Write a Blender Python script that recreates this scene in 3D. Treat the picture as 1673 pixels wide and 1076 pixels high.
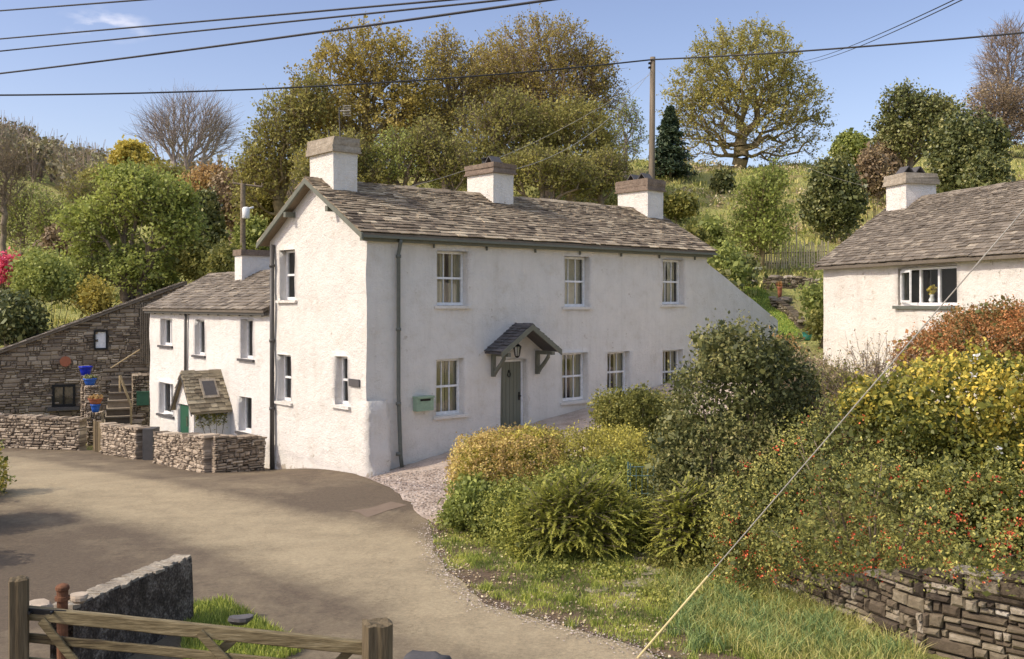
import bpy, math, random
import numpy as np
from mathutils import Vector, geometry
from mathutils.noise import noise as pnoise

# ---------------------------------------------------------------- camera, sky, sun, exposure
SC = bpy.context.scene
for o in list(bpy.data.objects): bpy.data.objects.remove(o)
F, CX, CY, H = 1596.0, 836.5, 495.0, 4.25        # focal length in photo pixels, vanishing centre, eye height
cd = bpy.data.cameras.new('camera'); cam = bpy.data.objects.new('camera', cd); SC.collection.objects.link(cam)
cam.location = (0, 0, H); cam.rotation_euler = (math.radians(90), 0, 0)
cd.sensor_width = 36; cd.lens = 36*F/1673; cd.shift_y = -(538-CY)/1673
cd.clip_start = .1; cd.clip_end = 3000
SC.camera = cam
SUN_EL = math.radians(42); SUNH = (-.936, -.351)
S = Vector((SUNH[0]*math.cos(SUN_EL), SUNH[1]*math.cos(SUN_EL), math.sin(SUN_EL))).normalized()
ld = bpy.data.lights.new('sun', 'SUN'); ld.energy = 2.0; ld.angle = math.radians(.5); ld.color = (1, .93, .79)
lo = bpy.data.objects.new('sun', ld); SC.collection.objects.link(lo); lo.rotation_euler = S.to_track_quat('Z', 'Y').to_euler()
W = bpy.data.worlds.new("World"); SC.world = W; W.use_nodes = True
wn, wl = W.node_tree.nodes, W.node_tree.links
sky = wn.new('ShaderNodeTexSky'); sky.sky_type = 'NISHITA'; sky.sun_disc = False
sky.sun_elevation = SUN_EL; sky.sun_rotation = math.atan2(SUNH[0], SUNH[1]); sky.altitude = 0
sky.air_density = 1.0; sky.dust_density = 1.3; sky.ozone_density = 2.6
wn['Background'].inputs[1].default_value = .15
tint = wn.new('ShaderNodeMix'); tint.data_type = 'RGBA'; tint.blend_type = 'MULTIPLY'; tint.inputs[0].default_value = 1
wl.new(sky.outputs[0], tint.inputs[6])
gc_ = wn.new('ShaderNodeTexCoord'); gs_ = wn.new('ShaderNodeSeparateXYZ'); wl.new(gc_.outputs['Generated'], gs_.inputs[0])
gr_ = wn.new('ShaderNodeValToRGB'); e_ = gr_.color_ramp.elements; e_[0].position = .0; e_[0].color = (.80, .69, .68, 1); e_[1].position = .75; e_[1].color = (1.85, 1.45, 1.1, 1)  # zenith lifted and warmed as added fill for shaded walls, low sky dimmed
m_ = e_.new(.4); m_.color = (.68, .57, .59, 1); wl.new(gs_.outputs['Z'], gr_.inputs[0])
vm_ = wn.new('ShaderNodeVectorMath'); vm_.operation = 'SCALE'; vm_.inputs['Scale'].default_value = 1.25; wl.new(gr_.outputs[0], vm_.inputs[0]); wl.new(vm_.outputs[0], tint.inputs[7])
tc_ = wn.new('ShaderNodeTexCoord'); dp_ = wn.new('ShaderNodeVectorMath'); dp_.operation = 'DISTANCE'
cdir = Vector(((175-CX)/F, 1, (CY-40)/F)).normalized(); mp_ = wn.new('ShaderNodeMapping'); mp_.inputs['Scale'].default_value = (1, 1, 2.6)
wl.new(tc_.outputs['Generated'], mp_.inputs[0]); wl.new(mp_.outputs[0], dp_.inputs[0]); dp_.inputs[1].default_value = (cdir.x, cdir.y, cdir.z*2.6)
r1 = wn.new('ShaderNodeMapRange'); r1.inputs[1].default_value = .0; r1.inputs[2].default_value = .045; r1.inputs[3].default_value = 1; r1.inputs[4].default_value = 0; wl.new(dp_.outputs['Value'], r1.inputs[0])
n1 = wn.new('ShaderNodeTexNoise'); n1.inputs['Scale'].default_value = 34; n1.inputs['Detail'].default_value = 7; wl.new(mp_.outputs[0], n1.inputs['Vector'])
r2 = wn.new('ShaderNodeMapRange'); r2.inputs[1].default_value = .42; r2.inputs[2].default_value = .75; wl.new(n1.outputs['Fac'], r2.inputs[0])
mm_ = wn.new('ShaderNodeMath'); mm_.operation = 'MULTIPLY'; wl.new(r1.outputs[0], mm_.inputs[0]); wl.new(r2.outputs[0], mm_.inputs[1])
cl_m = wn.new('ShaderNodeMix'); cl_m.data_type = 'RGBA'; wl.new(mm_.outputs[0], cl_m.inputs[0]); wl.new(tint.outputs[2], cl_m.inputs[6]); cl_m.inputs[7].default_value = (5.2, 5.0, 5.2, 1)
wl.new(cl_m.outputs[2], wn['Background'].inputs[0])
SC.view_settings.view_transform = 'Standard'; SC.view_settings.look = 'None'; SC.view_settings.gamma = 1
SC.view_settings.exposure = 0.65
SC.cycles.max_bounces = 6; SC.cycles.transparent_max_bounces = 8

rng = np.random.RandomState(7); random.seed(7)
R = random.uniform

# ---------------------------------------------------------------- terrain height
AZ = np.array([-800, 0, 250, 450, 600, 850, 1160, 1345, 1673, 2400.])
YS = np.array([10, 15, 20, 24, 27.6, 31, 35, 40, 48, 60, 80, 100, 150, 220, 400.])
TB = np.array([
 [0, 0, 0, 0, 0, 0, 0, 0, 0, 0],
 [0, 0, 0, 0, 0, 0, .05, .1, .1, .1],
 [-.05, -.05, -.05, -.05, 0, .22, .8, .9, 1.0, 1.2],
 [-.15, -.15, -.15, -.1, .02, .5, 1.2, 1.5, 1.6, 2],
 [-.45, -.45, -.45, -.45, .1, .85, 1.5, 2.1, 2.2, 2.6],
 [-.68, -.68, -.68, -.6, .1, 1.0, 1.9, 2.5, 2.6, 3.2],
 [-.75, -.75, -.75, -.4, .3, 1.5, 2.4, 2.9, 3.2, 4],
 [0, 0, .3, .5, 1.5, 3, 3.5, 3.9, 4.4, 5],
 [2.5, 3.0, 3.0, 3.2, 4, 5, 5.8, 6.2, 6.8, 7.5],
 [5.5, 5, 5.0, 6, 7.5, 8.5, 9.5, 9.8, 10.5, 12],
 [8, 8, 8, 11, 14, 16, 15.4, 15.2, 17, 18],
 [11, 10, 11, 14, 17, 18.5, 16.8, 16.3, 18.5, 21],
 [23, 22, 18, 18, 16, 17, 17, 17, 21, 24],
 [42, 38, 26, 24, 20, 18, 18, 18, 22, 30],
 [60, 50, 34, 30, 25, 20, 20, 20, 24, 40.]])
TG = np.gradient(TB, YS, axis=0)
WALLP = [(2.95, 17.0), (3.15, 15.6), (3.95, 14.2), (4.55, 12.9), (5.0, 11.9), (6.0, 11.0), (9, 10.2), (14, 9.6)]
BANK = WALLP + [(14, 40), (3.6, 40)]

def inpoly(x, y, poly):
    ins = np.zeros(np.shape(x), bool); n = len(poly)
    for i in range(n):
        (x0, y0), (x1, y1) = poly[i], poly[(i+1) % n]
        c = ((y0 > y) != (y1 > y)) & (x < (x1-x0)*(y-y0)/((y1-y0) or 1e-9)+x0)
        ins ^= c
    return ins

def polydist(x, y, pl):
    d = np.full(np.shape(x), 1e9)
    for (x0, y0), (x1, y1) in zip(pl[:-1], pl[1:]):
        dx, dy = x1-x0, y1-y0; t = np.clip(((x-x0)*dx+(y-y0)*dy)/(dx*dx+dy*dy), 0, 1)
        d = np.minimum(d, np.hypot(x-x0-t*dx, y-y0-t*dy))
    return d

def ground(x, y):
    x = np.asarray(x, float); y = np.asarray(y, float)
    yy = np.clip(y, 10, 399.9); a = np.clip(CX+F*x/yy, -800, 2399.9)
    j = np.clip(np.searchsorted(AZ, a, side='right')-1, 0, len(AZ)-2); ta = (a-AZ[j])/(AZ[j+1]-AZ[j])
    i = np.clip(np.searchsorted(YS, yy, side='right')-1, 0, len(YS)-2); h = YS[i+1]-YS[i]; t = (yy-YS[i])/h
    def col(k):
        return ((2*t**3-3*t**2+1)*TB[i, k]+(t**3-2*t**2+t)*h*TG[i, k]+(-2*t**3+3*t**2)*TB[i+1, k]+(t**3-t**2)*h*TG[i+1, k])
    z = col(j)*(1-ta)+col(j+1)*ta
    far = np.clip((y-42)/20, 0, 1)
    z = z+far*(.35*np.sin(x*.45+y*.2)*np.sin(y*.37-x*.13)+.18*np.sin(x*1.1+1)*np.sin(y*.9+x*.5))
    b = np.where(inpoly(x, y, BANK), np.clip((polydist(x, y, WALLP)-.25)/.45, 0, 1), 0)
    z = z+b*b*(3-2*b)*np.clip(.15+(14.4-y)*.3, .15, 1.05)*np.clip((24-y)/8, 0, 1)+np.where(inpoly(x, y, BANK), np.clip((polydist(x, y, WALLP)-.6)/1.5, 0, 1)*.55*np.clip((24-y)/8, 0, 1)*np.clip((y-12.5)/2, 0, 1), 0)
    return z

def gz(x, y): return float(ground(x, y))
def P(px, py, Y): return Vector(((px-CX)/F*Y, Y, H-(py-CY)/F*Y))
def G(px, py):
    Y = 6.0
    while Y < 300:
        if H-(py-CY)/F*Y <= gz((px-CX)/F*Y, Y): break
        Y += .05 if Y < 60 else .5
    return ((px-CX)/F*Y, Y)

# ---------------------------------------------------------------- materials
def newmat(name):
    m = bpy.data.materials.new(name); m.use_nodes = True
    n, l = m.node_tree.nodes, m.node_tree.links
    return m, n, l, n['Principled BSDF']

def ramp(n, stops):
    r = n.new('ShaderNodeValToRGB'); e = r.color_ramp.elements
    while len(e) < len(stops): e.new(.5)
    for k, (p, c) in enumerate(stops): e[k].position = p; e[k].color = (*c, 1)
    return r

def noisetex(n, l, scale, detail=5, rough=.6, vec=None, dist=0):
    t = n.new('ShaderNodeTexNoise'); t.inputs['Scale'].default_value = scale; t.inputs['Detail'].default_value = detail
    t.inputs['Roughness'].default_value = rough; t.inputs['Distortion'].default_value = dist
    if vec is None:
        g = n.new('ShaderNodeNewGeometry'); vec = g.outputs['Position']
    l.new(vec, t.inputs['Vector'])
    return t

def math_(n, l, op, a, b):
    m = n.new('ShaderNodeMath'); m.operation = op; m.use_clamp = op in ('ADD',) and False
    for k, v in enumerate((a, b)):
        if isinstance(v, (int, float)): m.inputs[k].default_value = v
        else: l.new(v, m.inputs[k])
    return m.outputs[0]

def mixc(n, l, fac, a, b):
    m = n.new('ShaderNodeMix'); m.data_type = 'RGBA'
    if isinstance(fac, (int, float)): m.inputs[0].default_value = fac
    else: l.new(fac, m.inputs[0])
    for k, v in ((6, a), (7, b)):
        if isinstance(v, tuple): m.inputs[k].default_value = (*v, 1)
        else: l.new(v, m.inputs[k])
    return m.outputs[2]

def nmat(name, stops, scale=5, rough=.8, rnd=0.0, bump=0, bscale=30, metal=0, scale2=None, stretch=None, detail=5, bdist=.02):
    m, n, l, b = newmat(name)
    vec = None
    if stretch:
        g = n.new('ShaderNodeNewGeometry'); mp = n.new('ShaderNodeMapping'); mp.inputs['Scale'].default_value = stretch
        l.new(g.outputs['Position'], mp.inputs['Vector']); vec = mp.outputs[0]
    t = noisetex(n, l, scale, detail, vec=vec); fac = t.outputs['Fac']
    if scale2:
        t2 = noisetex(n, l, scale2, 4, vec=vec)
        fac = math_(n, l, 'ADD', math_(n, l, 'MULTIPLY', fac, .5), math_(n, l, 'MULTIPLY', t2.outputs['Fac'], .5))
    if rnd:
        a = n.new('ShaderNodeAttribute'); a.attribute_name = 'rnd'
        fac = math_(n, l, 'ADD', math_(n, l, 'MULTIPLY', fac, 1-rnd), math_(n, l, 'MULTIPLY', a.outputs['Fac'], rnd))
    r = ramp(n, stops); l.new(fac, r.inputs[0]); l.new(r.outputs[0], b.inputs['Base Color'])
    b.inputs['Roughness'].default_value = rough; b.inputs['Metallic'].default_value = metal
    b.inputs['Specular IOR Level'].default_value = .3
    if bump:
        tb = noisetex(n, l, bscale, 6, .65, vec=vec); bu = n.new('ShaderNodeBump'); bu.inputs['Strength'].default_value = bump
        bu.inputs['Distance'].default_value = bdist
        l.new(tb.outputs['Fac'], bu.inputs['Height']); l.new(bu.outputs[0], b.inputs['Normal'])
    return m

def plain(name, c, rough=.5, metal=0, spec=.4):
    return nmat(name, [(.3, tuple(v*.85 for v in c)), (.7, tuple(min(1, v*1.1) for v in c))], 9, rough, metal=metal)

def leafmat(name, stops, rough=.55, transl=.3, spec=.3):
    m, n, l, b = newmat(name)
    a = n.new('ShaderNodeAttribute'); a.attribute_name = 'rnd'
    t = noisetex(n, l, .35, 3)
    fac = math_(n, l, 'ADD', math_(n, l, 'MULTIPLY', a.outputs['Fac'], .75), math_(n, l, 'MULTIPLY', t.outputs['Fac'], .25))
    r = ramp(n, stops); l.new(fac, r.inputs[0]); l.new(r.outputs[0], b.inputs['Base Color'])
    b.inputs['Roughness'].default_value = rough; b.inputs['Specular IOR Level'].default_value = spec
    tr = n.new('ShaderNodeBsdfTranslucent'); l.new(r.outputs[0], tr.inputs[0])
    mx = n.new('ShaderNodeMixShader'); mx.inputs[0].default_value = transl
    l.new(b.outputs[0], mx.inputs[1]); l.new(tr.outputs[0], mx.inputs[2])
    l.new(mx.outputs[0], n['Material Output'].inputs['Surface'])
    return m

def whitewash(name, base=(.79, .755, .69), stain=(.36, .29, .2), zdirt=None, amt=.62):
    m, n, l, b = newmat(name)
    t = noisetex(n, l, 1.8, 9, .75)
    r = ramp(n, [(.32, tuple(v*f for v, f in zip(base, (.86, .84, .8)))), (.46, tuple(v*.95 for v in base)), (.6, base)]); l.new(t.outputs['Fac'], r.inputs[0])
    col = r.outputs[0]
    # weather stains: isolated flakes and patches, commoner where the rain splashes
    t2 = noisetex(n, l, 3.2, 8, .72)
    fac = t2.outputs['Fac']
    if zdirt is not None:
        g = n.new('ShaderNodeNewGeometry'); s = n.new('ShaderNodeSeparateXYZ'); l.new(g.outputs['Position'], s.inputs[0])
        mr = n.new('ShaderNodeMapRange'); mr.inputs[1].default_value = zdirt; mr.inputs[2].default_value = zdirt+.8
        mr.inputs[3].default_value = .17; mr.inputs[4].default_value = 0; l.new(s.outputs['Z'], mr.inputs[0])
        fac = math_(n, l, 'ADD', fac, mr.outputs[0])
    r2 = ramp(n, [(amt, (0, 0, 0)), (amt+.06, (1, 1, 1))]); l.new(fac, r2.inputs[0])
    g3 = n.new('ShaderNodeNewGeometry'); mp = n.new('ShaderNodeMapping'); mp.inputs['Scale'].default_value = (2.2, 2.2, .16); l.new(g3.outputs['Position'], mp.inputs[0])
    t4 = noisetex(n, l, 1.6, 7, .7, vec=mp.outputs[0]); r4 = ramp(n, [(.5, (1, 1, 1)), (.72, (.8, .79, .76))]); l.new(t4.outputs['Fac'], r4.inputs[0])
    ms = n.new('ShaderNodeMix'); ms.data_type = 'RGBA'; ms.blend_type = 'MULTIPLY'; ms.inputs[0].default_value = .4; l.new(col, ms.inputs[6]); l.new(r4.outputs[0], ms.inputs[7]); col = ms.outputs[2]
    r2f = math_(n, l, 'MULTIPLY', r2.outputs[0], .7)
    col = mixc(n, l, r2f, col, stain)
    l.new(col, b.inputs['Base Color']); b.inputs['Roughness'].default_value = .9; b.inputs['Specular IOR Level'].default_value = .15
    tb = noisetex(n, l, 5, 8, .72); tc = noisetex(n, l, 26, 4, .65)
    hh = math_(n, l, 'ADD', tb.outputs['Fac'], math_(n, l, 'MULTIPLY', tc.outputs['Fac'], .5))
    bu = n.new('ShaderNodeBump'); bu.inputs['Strength'].default_value = 1; bu.inputs['Distance'].default_value = .055
    l.new(hh, bu.inputs['Height']); l.new(bu.outputs[0], b.inputs['Normal'])
    return m

def glassmat():
    m, n, l, b = newmat('window_glass')
    gl = n.new('ShaderNodeBsdfGlossy'); gl.inputs['Roughness'].default_value = .03; gl.inputs[0].default_value = (.9, .9, .9, 1)
    tr = n.new('ShaderNodeBsdfTransparent'); tr.inputs[0].default_value = (.9, .93, .9, 1)
    lw = n.new('ShaderNodeFresnel'); lw.inputs[0].default_value = 1.22
    f = math_(n, l, 'ADD', lw.outputs[0], .09)
    t = noisetex(n, l, 2.5, 2); bu = n.new('ShaderNodeBump'); bu.inputs['Strength'].default_value = .12; bu.inputs['Distance'].default_value = .02
    l.new(t.outputs['Fac'], bu.inputs['Height']); l.new(bu.outputs[0], gl.inputs['Normal'])
    mx = n.new('ShaderNodeMixShader'); l.new(f, mx.inputs[0]); l.new(tr.outputs[0], mx.inputs[1]); l.new(gl.outputs[0], mx.inputs[2])
    l.new(mx.outputs[0], n['Material Output'].inputs['Surface'])
    return m

M = {}
M['white'] = whitewash('whitewash_main', zdirt=-.45, amt=.64)
M['white_old'] = whitewash('whitewash_weathered', base=(.80, .755, .69), stain=(.34, .29, .21), zdirt=1.6, amt=.6)
M['white_cot'] = whitewash('whitewash_cottage', base=(.80, .77, .72), zdirt=-.7, amt=.64)
M['slate'] = nmat('slate_roof', [(.2, (.09, .068, .048)), (.40, (.19, .147, .102)), (.58, (.30, .24, .165)), (.82, (.52, .43, .30))], 2.2, .9, rnd=.62, bump=.5, bscale=25, scale2=14)
M['slate_r'] = nmat('slate_roof_grey', [(.2, (.08, .065, .05)), (.42, (.155, .13, .1)), (.6, (.225, .19, .148)), (.85, (.4, .345, .26))], 3, .85, rnd=.5, bump=.5, bscale=25, scale2=14)
M['slate_dk'] = nmat('slate_dark', [(.2, (.05, .05, .05)), (.8, (.13, .12, .12))], 5, .75, rnd=.5, bump=.4)
M['slate_moss'] = nmat('slate_mossy', [(.25, (.14, .11, .075)), (.5, (.25, .21, .14)), (.75, (.42, .36, .25))], 3, .9, rnd=.5, bump=.5)
M['stone'] = nmat('dry_stone', [(.2, (.13, .1, .075)), (.45, (.29, .235, .175)), (.65, (.42, .345, .26)), (.9, (.62, .53, .41))], 4, .9, rnd=.6, bump=.7, bscale=18)
M['stone_barn'] = nmat('barn_stone', [(.15, (.1, .075, .055)), (.4, (.21, .165, .12)), (.6, (.32, .26, .185)), (.85, (.52, .44, .33))], 3, .9, rnd=.6, bump=.7, bscale=18)
M['stone_wet'] = nmat('old_wall_stone', [(.25, (.05, .038, .028)), (.42, (.12, .092, .062)), (.55, (.2, .165, .11)), (.68, (.34, .29, .22)), (.85, (.6, .56, .49))], 5, .85, rnd=.5, bump=.9, bscale=22, scale2=15)
M['stone_moss'] = nmat('mossy_stone', [(.3, (.1, .09, .035)), (.45, (.17, .15, .06)), (.52, (.28, .23, .17)), (.75, (.5, .43, .34))], 6, .9, rnd=.2, bump=1, bscale=18, scale2=14)
M['mortar'] = nmat('wall_core', [(.3, (.05, .04, .03)), (.7, (.12, .1, .08))], 8, .95); M['mortar2'] = nmat('lime_mortar', [(.3, (.12, .095, .07)), (.7, (.24, .195, .145))], 8, .95)
M['cap'] = nmat('chimney_capping', [(.3, (.2, .165, .12)), (.55, (.36, .31, .24)), (.75, (.5, .45, .37))], 5, .9, bump=.7, bscale=20, scale2=18)
M['cap_red'] = nmat('chimney_capping_brown', [(.3, (.11, .08, .06)), (.6, (.24, .185, .14)), (.8, (.4, .34, .27))], 5, .9, bump=.7, bscale=20, scale2=18)
M['sage'] = plain('sage_paint', (.15, .155, .12), .5)
M['door'] = nmat('sage_door', [(.3, (.15, .16, .12)), (.7, (.19, .195, .15))], 6, .5, stretch=(1, 1, .2))
M['pipe'] = plain('pipe_paint', (.13, .14, .12), .45)
M['pipe_dk'] = plain('dark_pipe_paint', (.085, .08, .075), .45)
M['frame'] = plain('window_white', (.8, .8, .79), .4)
M['glass'] = glassmat()
M['curtain'] = nmat('curtain_cloth', [(.35, (.3, .26, .17)), (.5, (.55, .48, .32)), (.65, (.72, .65, .48))], 9, .9, stretch=(1, 1, .05))
M['blind'] = nmat('pale_blind', [(.3, (.5, .44, .32)), (.7, (.62, .56, .44))], 6, .9)
M['interior'] = plain('room_shade', (.05, .045, .04), .9)  # near-black colour stands in for the shade of unlit rooms
M['green_dk'] = plain('green_paint', (.02, .09, .05), .4)
M['green_box'] = plain('pale_green_metal', (.27, .38, .27), .4)
M['green_box2'] = plain('bright_green_metal', (.05, .14, .085), .4)
M['black'] = plain('black_iron', (.02, .02, .02), .4, .3)
M['teal_iron'] = plain('teal_iron', (.12, .2, .2), .45, .2)
M['rust'] = nmat('rusty_iron', [(.3, (.08, .035, .02)), (.6, (.2, .09, .045)), (.8, (.3, .16, .09))], 12, .85, bump=.5, bscale=40)
M['wood'] = nmat('weathered_wood', [(.34, (.045, .032, .017)), (.45, (.13, .1, .05)), (.55, (.23, .185, .1)), (.68, (.42, .36, .23))], 6, .85, rnd=.25, bump=1, bscale=26, scale2=40, stretch=(.12, 1, 1), bdist=.02)
M['wood_v'] = nmat('weathered_post', [(.3, (.04, .028, .017)), (.45, (.12, .09, .05)), (.6, (.2, .155, .09)), (.8, (.38, .31, .2))], 9, .85, rnd=.25, bump=1, bscale=24, scale2=26, stretch=(1.6, 1.6, .12), bdist=.02)
M['pole'] = nmat('pole_wood', [(.3, (.12, .095, .065)), (.7, (.24, .195, .14))], 8, .85, stretch=(1, 1, .1))
M['rail'] = plain('pale_rail_wood', (.42, .32, .18), .7)
M['picket'] = plain('pale_picket_wood', (.6, .5, .34), .8)
M['blue'] = plain('blue_glazed', (.012, .03, .42), .3)
M['blue2'] = plain('light_blue_glazed', (.03, .12, .5), .35)
M['terra'] = plain('terracotta', (.36, .13, .07), .8)
M['tealpot'] = plain('teal_plastic', (.06, .3, .26), .4)
M['concrete'] = nmat('old_render', [(.38, (.035, .028, .022)), (.5, (.09, .072, .058)), (.58, (.2, .17, .14)), (.68, (.42, .37, .31))], 4.5, .95, bump=1, bscale=18, scale2=30, detail=10, bdist=.04)
M['concrete_top'] = nmat('lichen_coping', [(.3, (.16, .13, .1)), (.5, (.3, .26, .2)), (.7, (.48, .43, .34))], 5, .95, bump=1, bscale=20, scale2=24)
M['wire'] = plain('cable_black', (.03, .03, .035), .6)
M['wire_pale'] = plain('cable_grey', (.38, .36, .32), .5)
M['sleeve'] = plain('cable_guard_yellow', (.72, .62, .32), .5)
M['bark'] = nmat('bark', [(.3, (.13, .1, .07)), (.7, (.3, .24, .17))], 6, .9, bump=.4)
M['bark_ol'] = nmat('bark_mossy', [(.3, (.13, .1, .05)), (.7, (.32, .25, .13))], 4, .9, bump=.4)
M['bark_pale'] = nmat('bark_grey', [(.3, (.24, .2, .18)), (.7, (.42, .36, .33))], 6, .9)
M['bark_br'] = nmat('bark_russet', [(.3, (.22, .165, .125)), (.7, (.38, .30, .24))], 6, .9)
# leaves
def LM(name, a, b, c, g=1.85, ds=.07, **k):
    f = lambda c: tuple(min(.85, (v*(1-ds)+sum(c)/3*ds)*g) for v in c)
    M[name] = leafmat(name, [(.18, f(a)), (.5, f(b)), (.82, f(c))], **k)
LM('l_ochre', (.14, .11, .025), (.24, .19, .04), (.36, .28, .06), transl=.4)
LM('l_ochregreen', (.11, .105, .026), (.19, .175, .042), (.31, .27, .062), transl=.4)
LM('l_russet', (.17, .105, .04), (.27, .17, .06), (.36, .25, .09), transl=.35)
LM('l_olive', (.07, .075, .018), (.14, .14, .03), (.25, .22, .05), transl=.35)
LM('l_spring', (.11, .13, .03), (.2, .225, .045), (.34, .36, .08), transl=.4)
LM('l_springdull', (.10, .12, .03), (.18, .2, .045), (.28, .3, .07), transl=.35)
LM('l_yellow', (.2, .165, .03), (.33, .27, .045), (.47, .39, .08), transl=.4)
LM('l_fir', (.014, .03, .018), (.035, .055, .028), (.065, .085, .04), transl=.1)
LM('l_dark', (.04, .05, .018), (.09, .1, .03), (.2, .19, .06), transl=.15, rough=.4)
LM('l_holly', (.035, .042, .014), (.085, .092, .028), (.22, .2, .065), transl=.25, rough=.5, spec=.3)
LM('l_hedge', (.10, .09, .025), (.22, .2, .035), (.44, .38, .06), transl=.35)
LM('l_copper', (.13, .09, .035), (.28, .19, .06), (.43, .34, .1), transl=.3)
LM('l_hedgegreen', (.06, .075, .018), (.15, .165, .03), (.32, .31, .06), transl=.3)
LM('l_yew', (.05, .06, .012), (.15, .16, .024), (.36, .34, .055), transl=.35)
LM('l_cam', (.05, .06, .012), (.17, .165, .025), (.46, .34, .04), transl=.3, rough=.4)
LM('l_berb', (.05, .06, .018), (.13, .135, .03), (.34, .31, .07), transl=.25)
LM('l_redshrub', (.09, .1, .03), (.25, .12, .04), (.40, .17, .055), transl=.3)
LM('l_straw', (.18, .13, .07), (.32, .25, .14), (.48, .39, .24), transl=.2)
LM('l_red', (.3, .025, .015), (.5, .06, .02), (.6, .16, .04), transl=.2)
LM('l_pink', (.3, .03, .06), (.42, .05, .09), (.5, .1, .16), transl=.2)
LM('l_white', (.6, .55, .4), (.75, .72, .6), (.85, .82, .75), transl=.2)
LM('l_brownwood', (.10, .07, .04), (.17, .12, .065), (.25, .19, .09), transl=.2)
LM('g_verge', (.08, .11, .02), (.17, .21, .03), (.35, .36, .07), transl=.35)
LM('g_dry', (.10, .12, .03), (.23, .235, .055), (.42, .37, .13), transl=.3)
LM('g_daff', (.06, .1, .035), (.12, .17, .055), (.25, .29, .09), transl=.3)

# ---------------------------------------------------------------- mesh helpers
COL = SC.collection
def setp(o, label=None, cat=None, group=None, kind=None):
    for k, v in (('label', label), ('category', cat), ('group', group), ('kind', kind)):
        if v: o[k] = v
    return o

def origin_of(parent):
    o = Vector((0, 0, 0))
    while parent is not None: o += parent.location; parent = parent.parent
    return o

def mesh_np(name, V, Fq, mat, parent=None, rnd=None, smooth=False, origin=None):
    """V (N,3) world coordinates, Fq (M,k) index array or list of lists"""
    me = bpy.data.meshes.new(name)
    V = np.asarray(V, np.float32)
    org = origin_of(parent) if parent is not None else Vector(origin or (0, 0, 0))
    Vl = V-np.array(org, np.float32)
    if isinstance(Fq, np.ndarray):
        n, k = Fq.shape
        me.vertices.add(len(Vl)); me.vertices.foreach_set('co', Vl.ravel())
        me.loops.add(n*k); me.loops.foreach_set('vertex_index', Fq.astype(np.int32).ravel())
        me.polygons.add(n); me.polygons.foreach_set('loop_start', np.arange(0, n*k, k, dtype=np.int32))
        me.update(calc_edges=True)
    else:
        me.from_pydata(Vl.tolist(), [], [list(f) for f in Fq]); me.update()
    if rnd is not None:
        a = me.attributes.new('rnd', 'FLOAT', 'FACE'); a.data.foreach_set('value', np.asarray(rnd, np.float32))
    if smooth: me.polygons.foreach_set('use_smooth', np.ones(len(me.polygons), bool))
    if isinstance(mat, (list, tuple)):
        for m_ in mat: me.materials.append(m_)
    else: me.materials.append(mat)
    o = bpy.data.objects.new(name, me); COL.objects.link(o)
    if parent is not None: o.parent = parent
    else: o.location = org
    return o

class MB:
    def __init__(s): s.v = []; s.f = []; s.r = []
    def add(s, vs, fs, r=.5):
        b = len(s.v); s.v += [tuple(v) for v in vs]; s.f += [[b+i for i in f] for f in fs]; s.r += [r]*len(fs)
    def hexa(s, vs, r=.5):  # 0-3 bottom ring, 4-7 top ring
        s.add(vs, [(3, 2, 1, 0), (4, 5, 6, 7), (0, 1, 5, 4), (1, 2, 6, 5), (2, 3, 7, 6), (3, 0, 4, 7)], r)
    def box(s, x0, x1, y0, y1, z0, z1, r=.5):
        s.hexa([(x0, y0, z0), (x1, y0, z0), (x1, y1, z0), (x0, y1, z0), (x0, y0, z1), (x1, y0, z1), (x1, y1, z1), (x0, y1, z1)], r)
    def tube(s, pts, rads, k=8, r=.5, cap=True):
        pts = [Vector(p) for p in pts]; rads = rads if hasattr(rads, '__len__') else [rads]*len(pts)
        vs = []; fs = []
        for i, p in enumerate(pts):
            d = (pts[min(i+1, len(pts)-1)]-pts[max(i-1, 0)]).normalized()
            u = d.cross(Vector((0, 0, 1)) if abs(d.z) < .9 else Vector((1, 0, 0))).normalized(); v = d.cross(u)
            for a in range(k):
                t = 2*math.pi*a/k; vs.append(p+(u*math.cos(t)+v*math.sin(t))*rads[i])
        for i in range(len(pts)-1):
            for a in range(k): fs.append((i*k+a, i*k+(a+1) % k, (i+1)*k+(a+1) % k, (i+1)*k+a))
        if cap: fs.append(tuple(range(k))[::-1]); fs.append(tuple(range((len(pts)-1)*k, len(pts)*k)))
        s.add(vs, fs, r)
    def lathe(s, c, prof, k=16, r=.5):
        c = Vector(c); vs = []; fs = []
        for (rr, z) in prof:
            for a in range(k): t = 2*math.pi*a/k; vs.append(c+Vector((rr*math.cos(t), rr*math.sin(t), z)))
        for i in range(len(prof)-1):
            for a in range(k): fs.append((i*k+a, i*k+(a+1) % k, (i+1)*k+(a+1) % k, (i+1)*k+a))
        fs.append(tuple(range(k))[::-1]); fs.append(tuple(range((len(prof)-1)*k, len(prof)*k)))
        s.add(vs, fs, r)
    def build(s, name, mat, parent=None, smooth=False, origin=None, **tags):
        o = mesh_np(name, np.array(s.v), s.f, mat, parent, s.r, smooth, origin); return setp(o, **tags)

def thing(name, label, cat, loc, group=None):
    o = bpy.data.objects.new(name, None); COL.objects.link(o); o.location = loc; o.empty_display_size = .3
    return setp(o, label, cat, group)

def copy_tree(o, parent=None):
    c = o.copy(); COL.objects.link(c); c.parent = parent
    for ch in o.children: copy_tree(ch, c)
    return c

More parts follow.
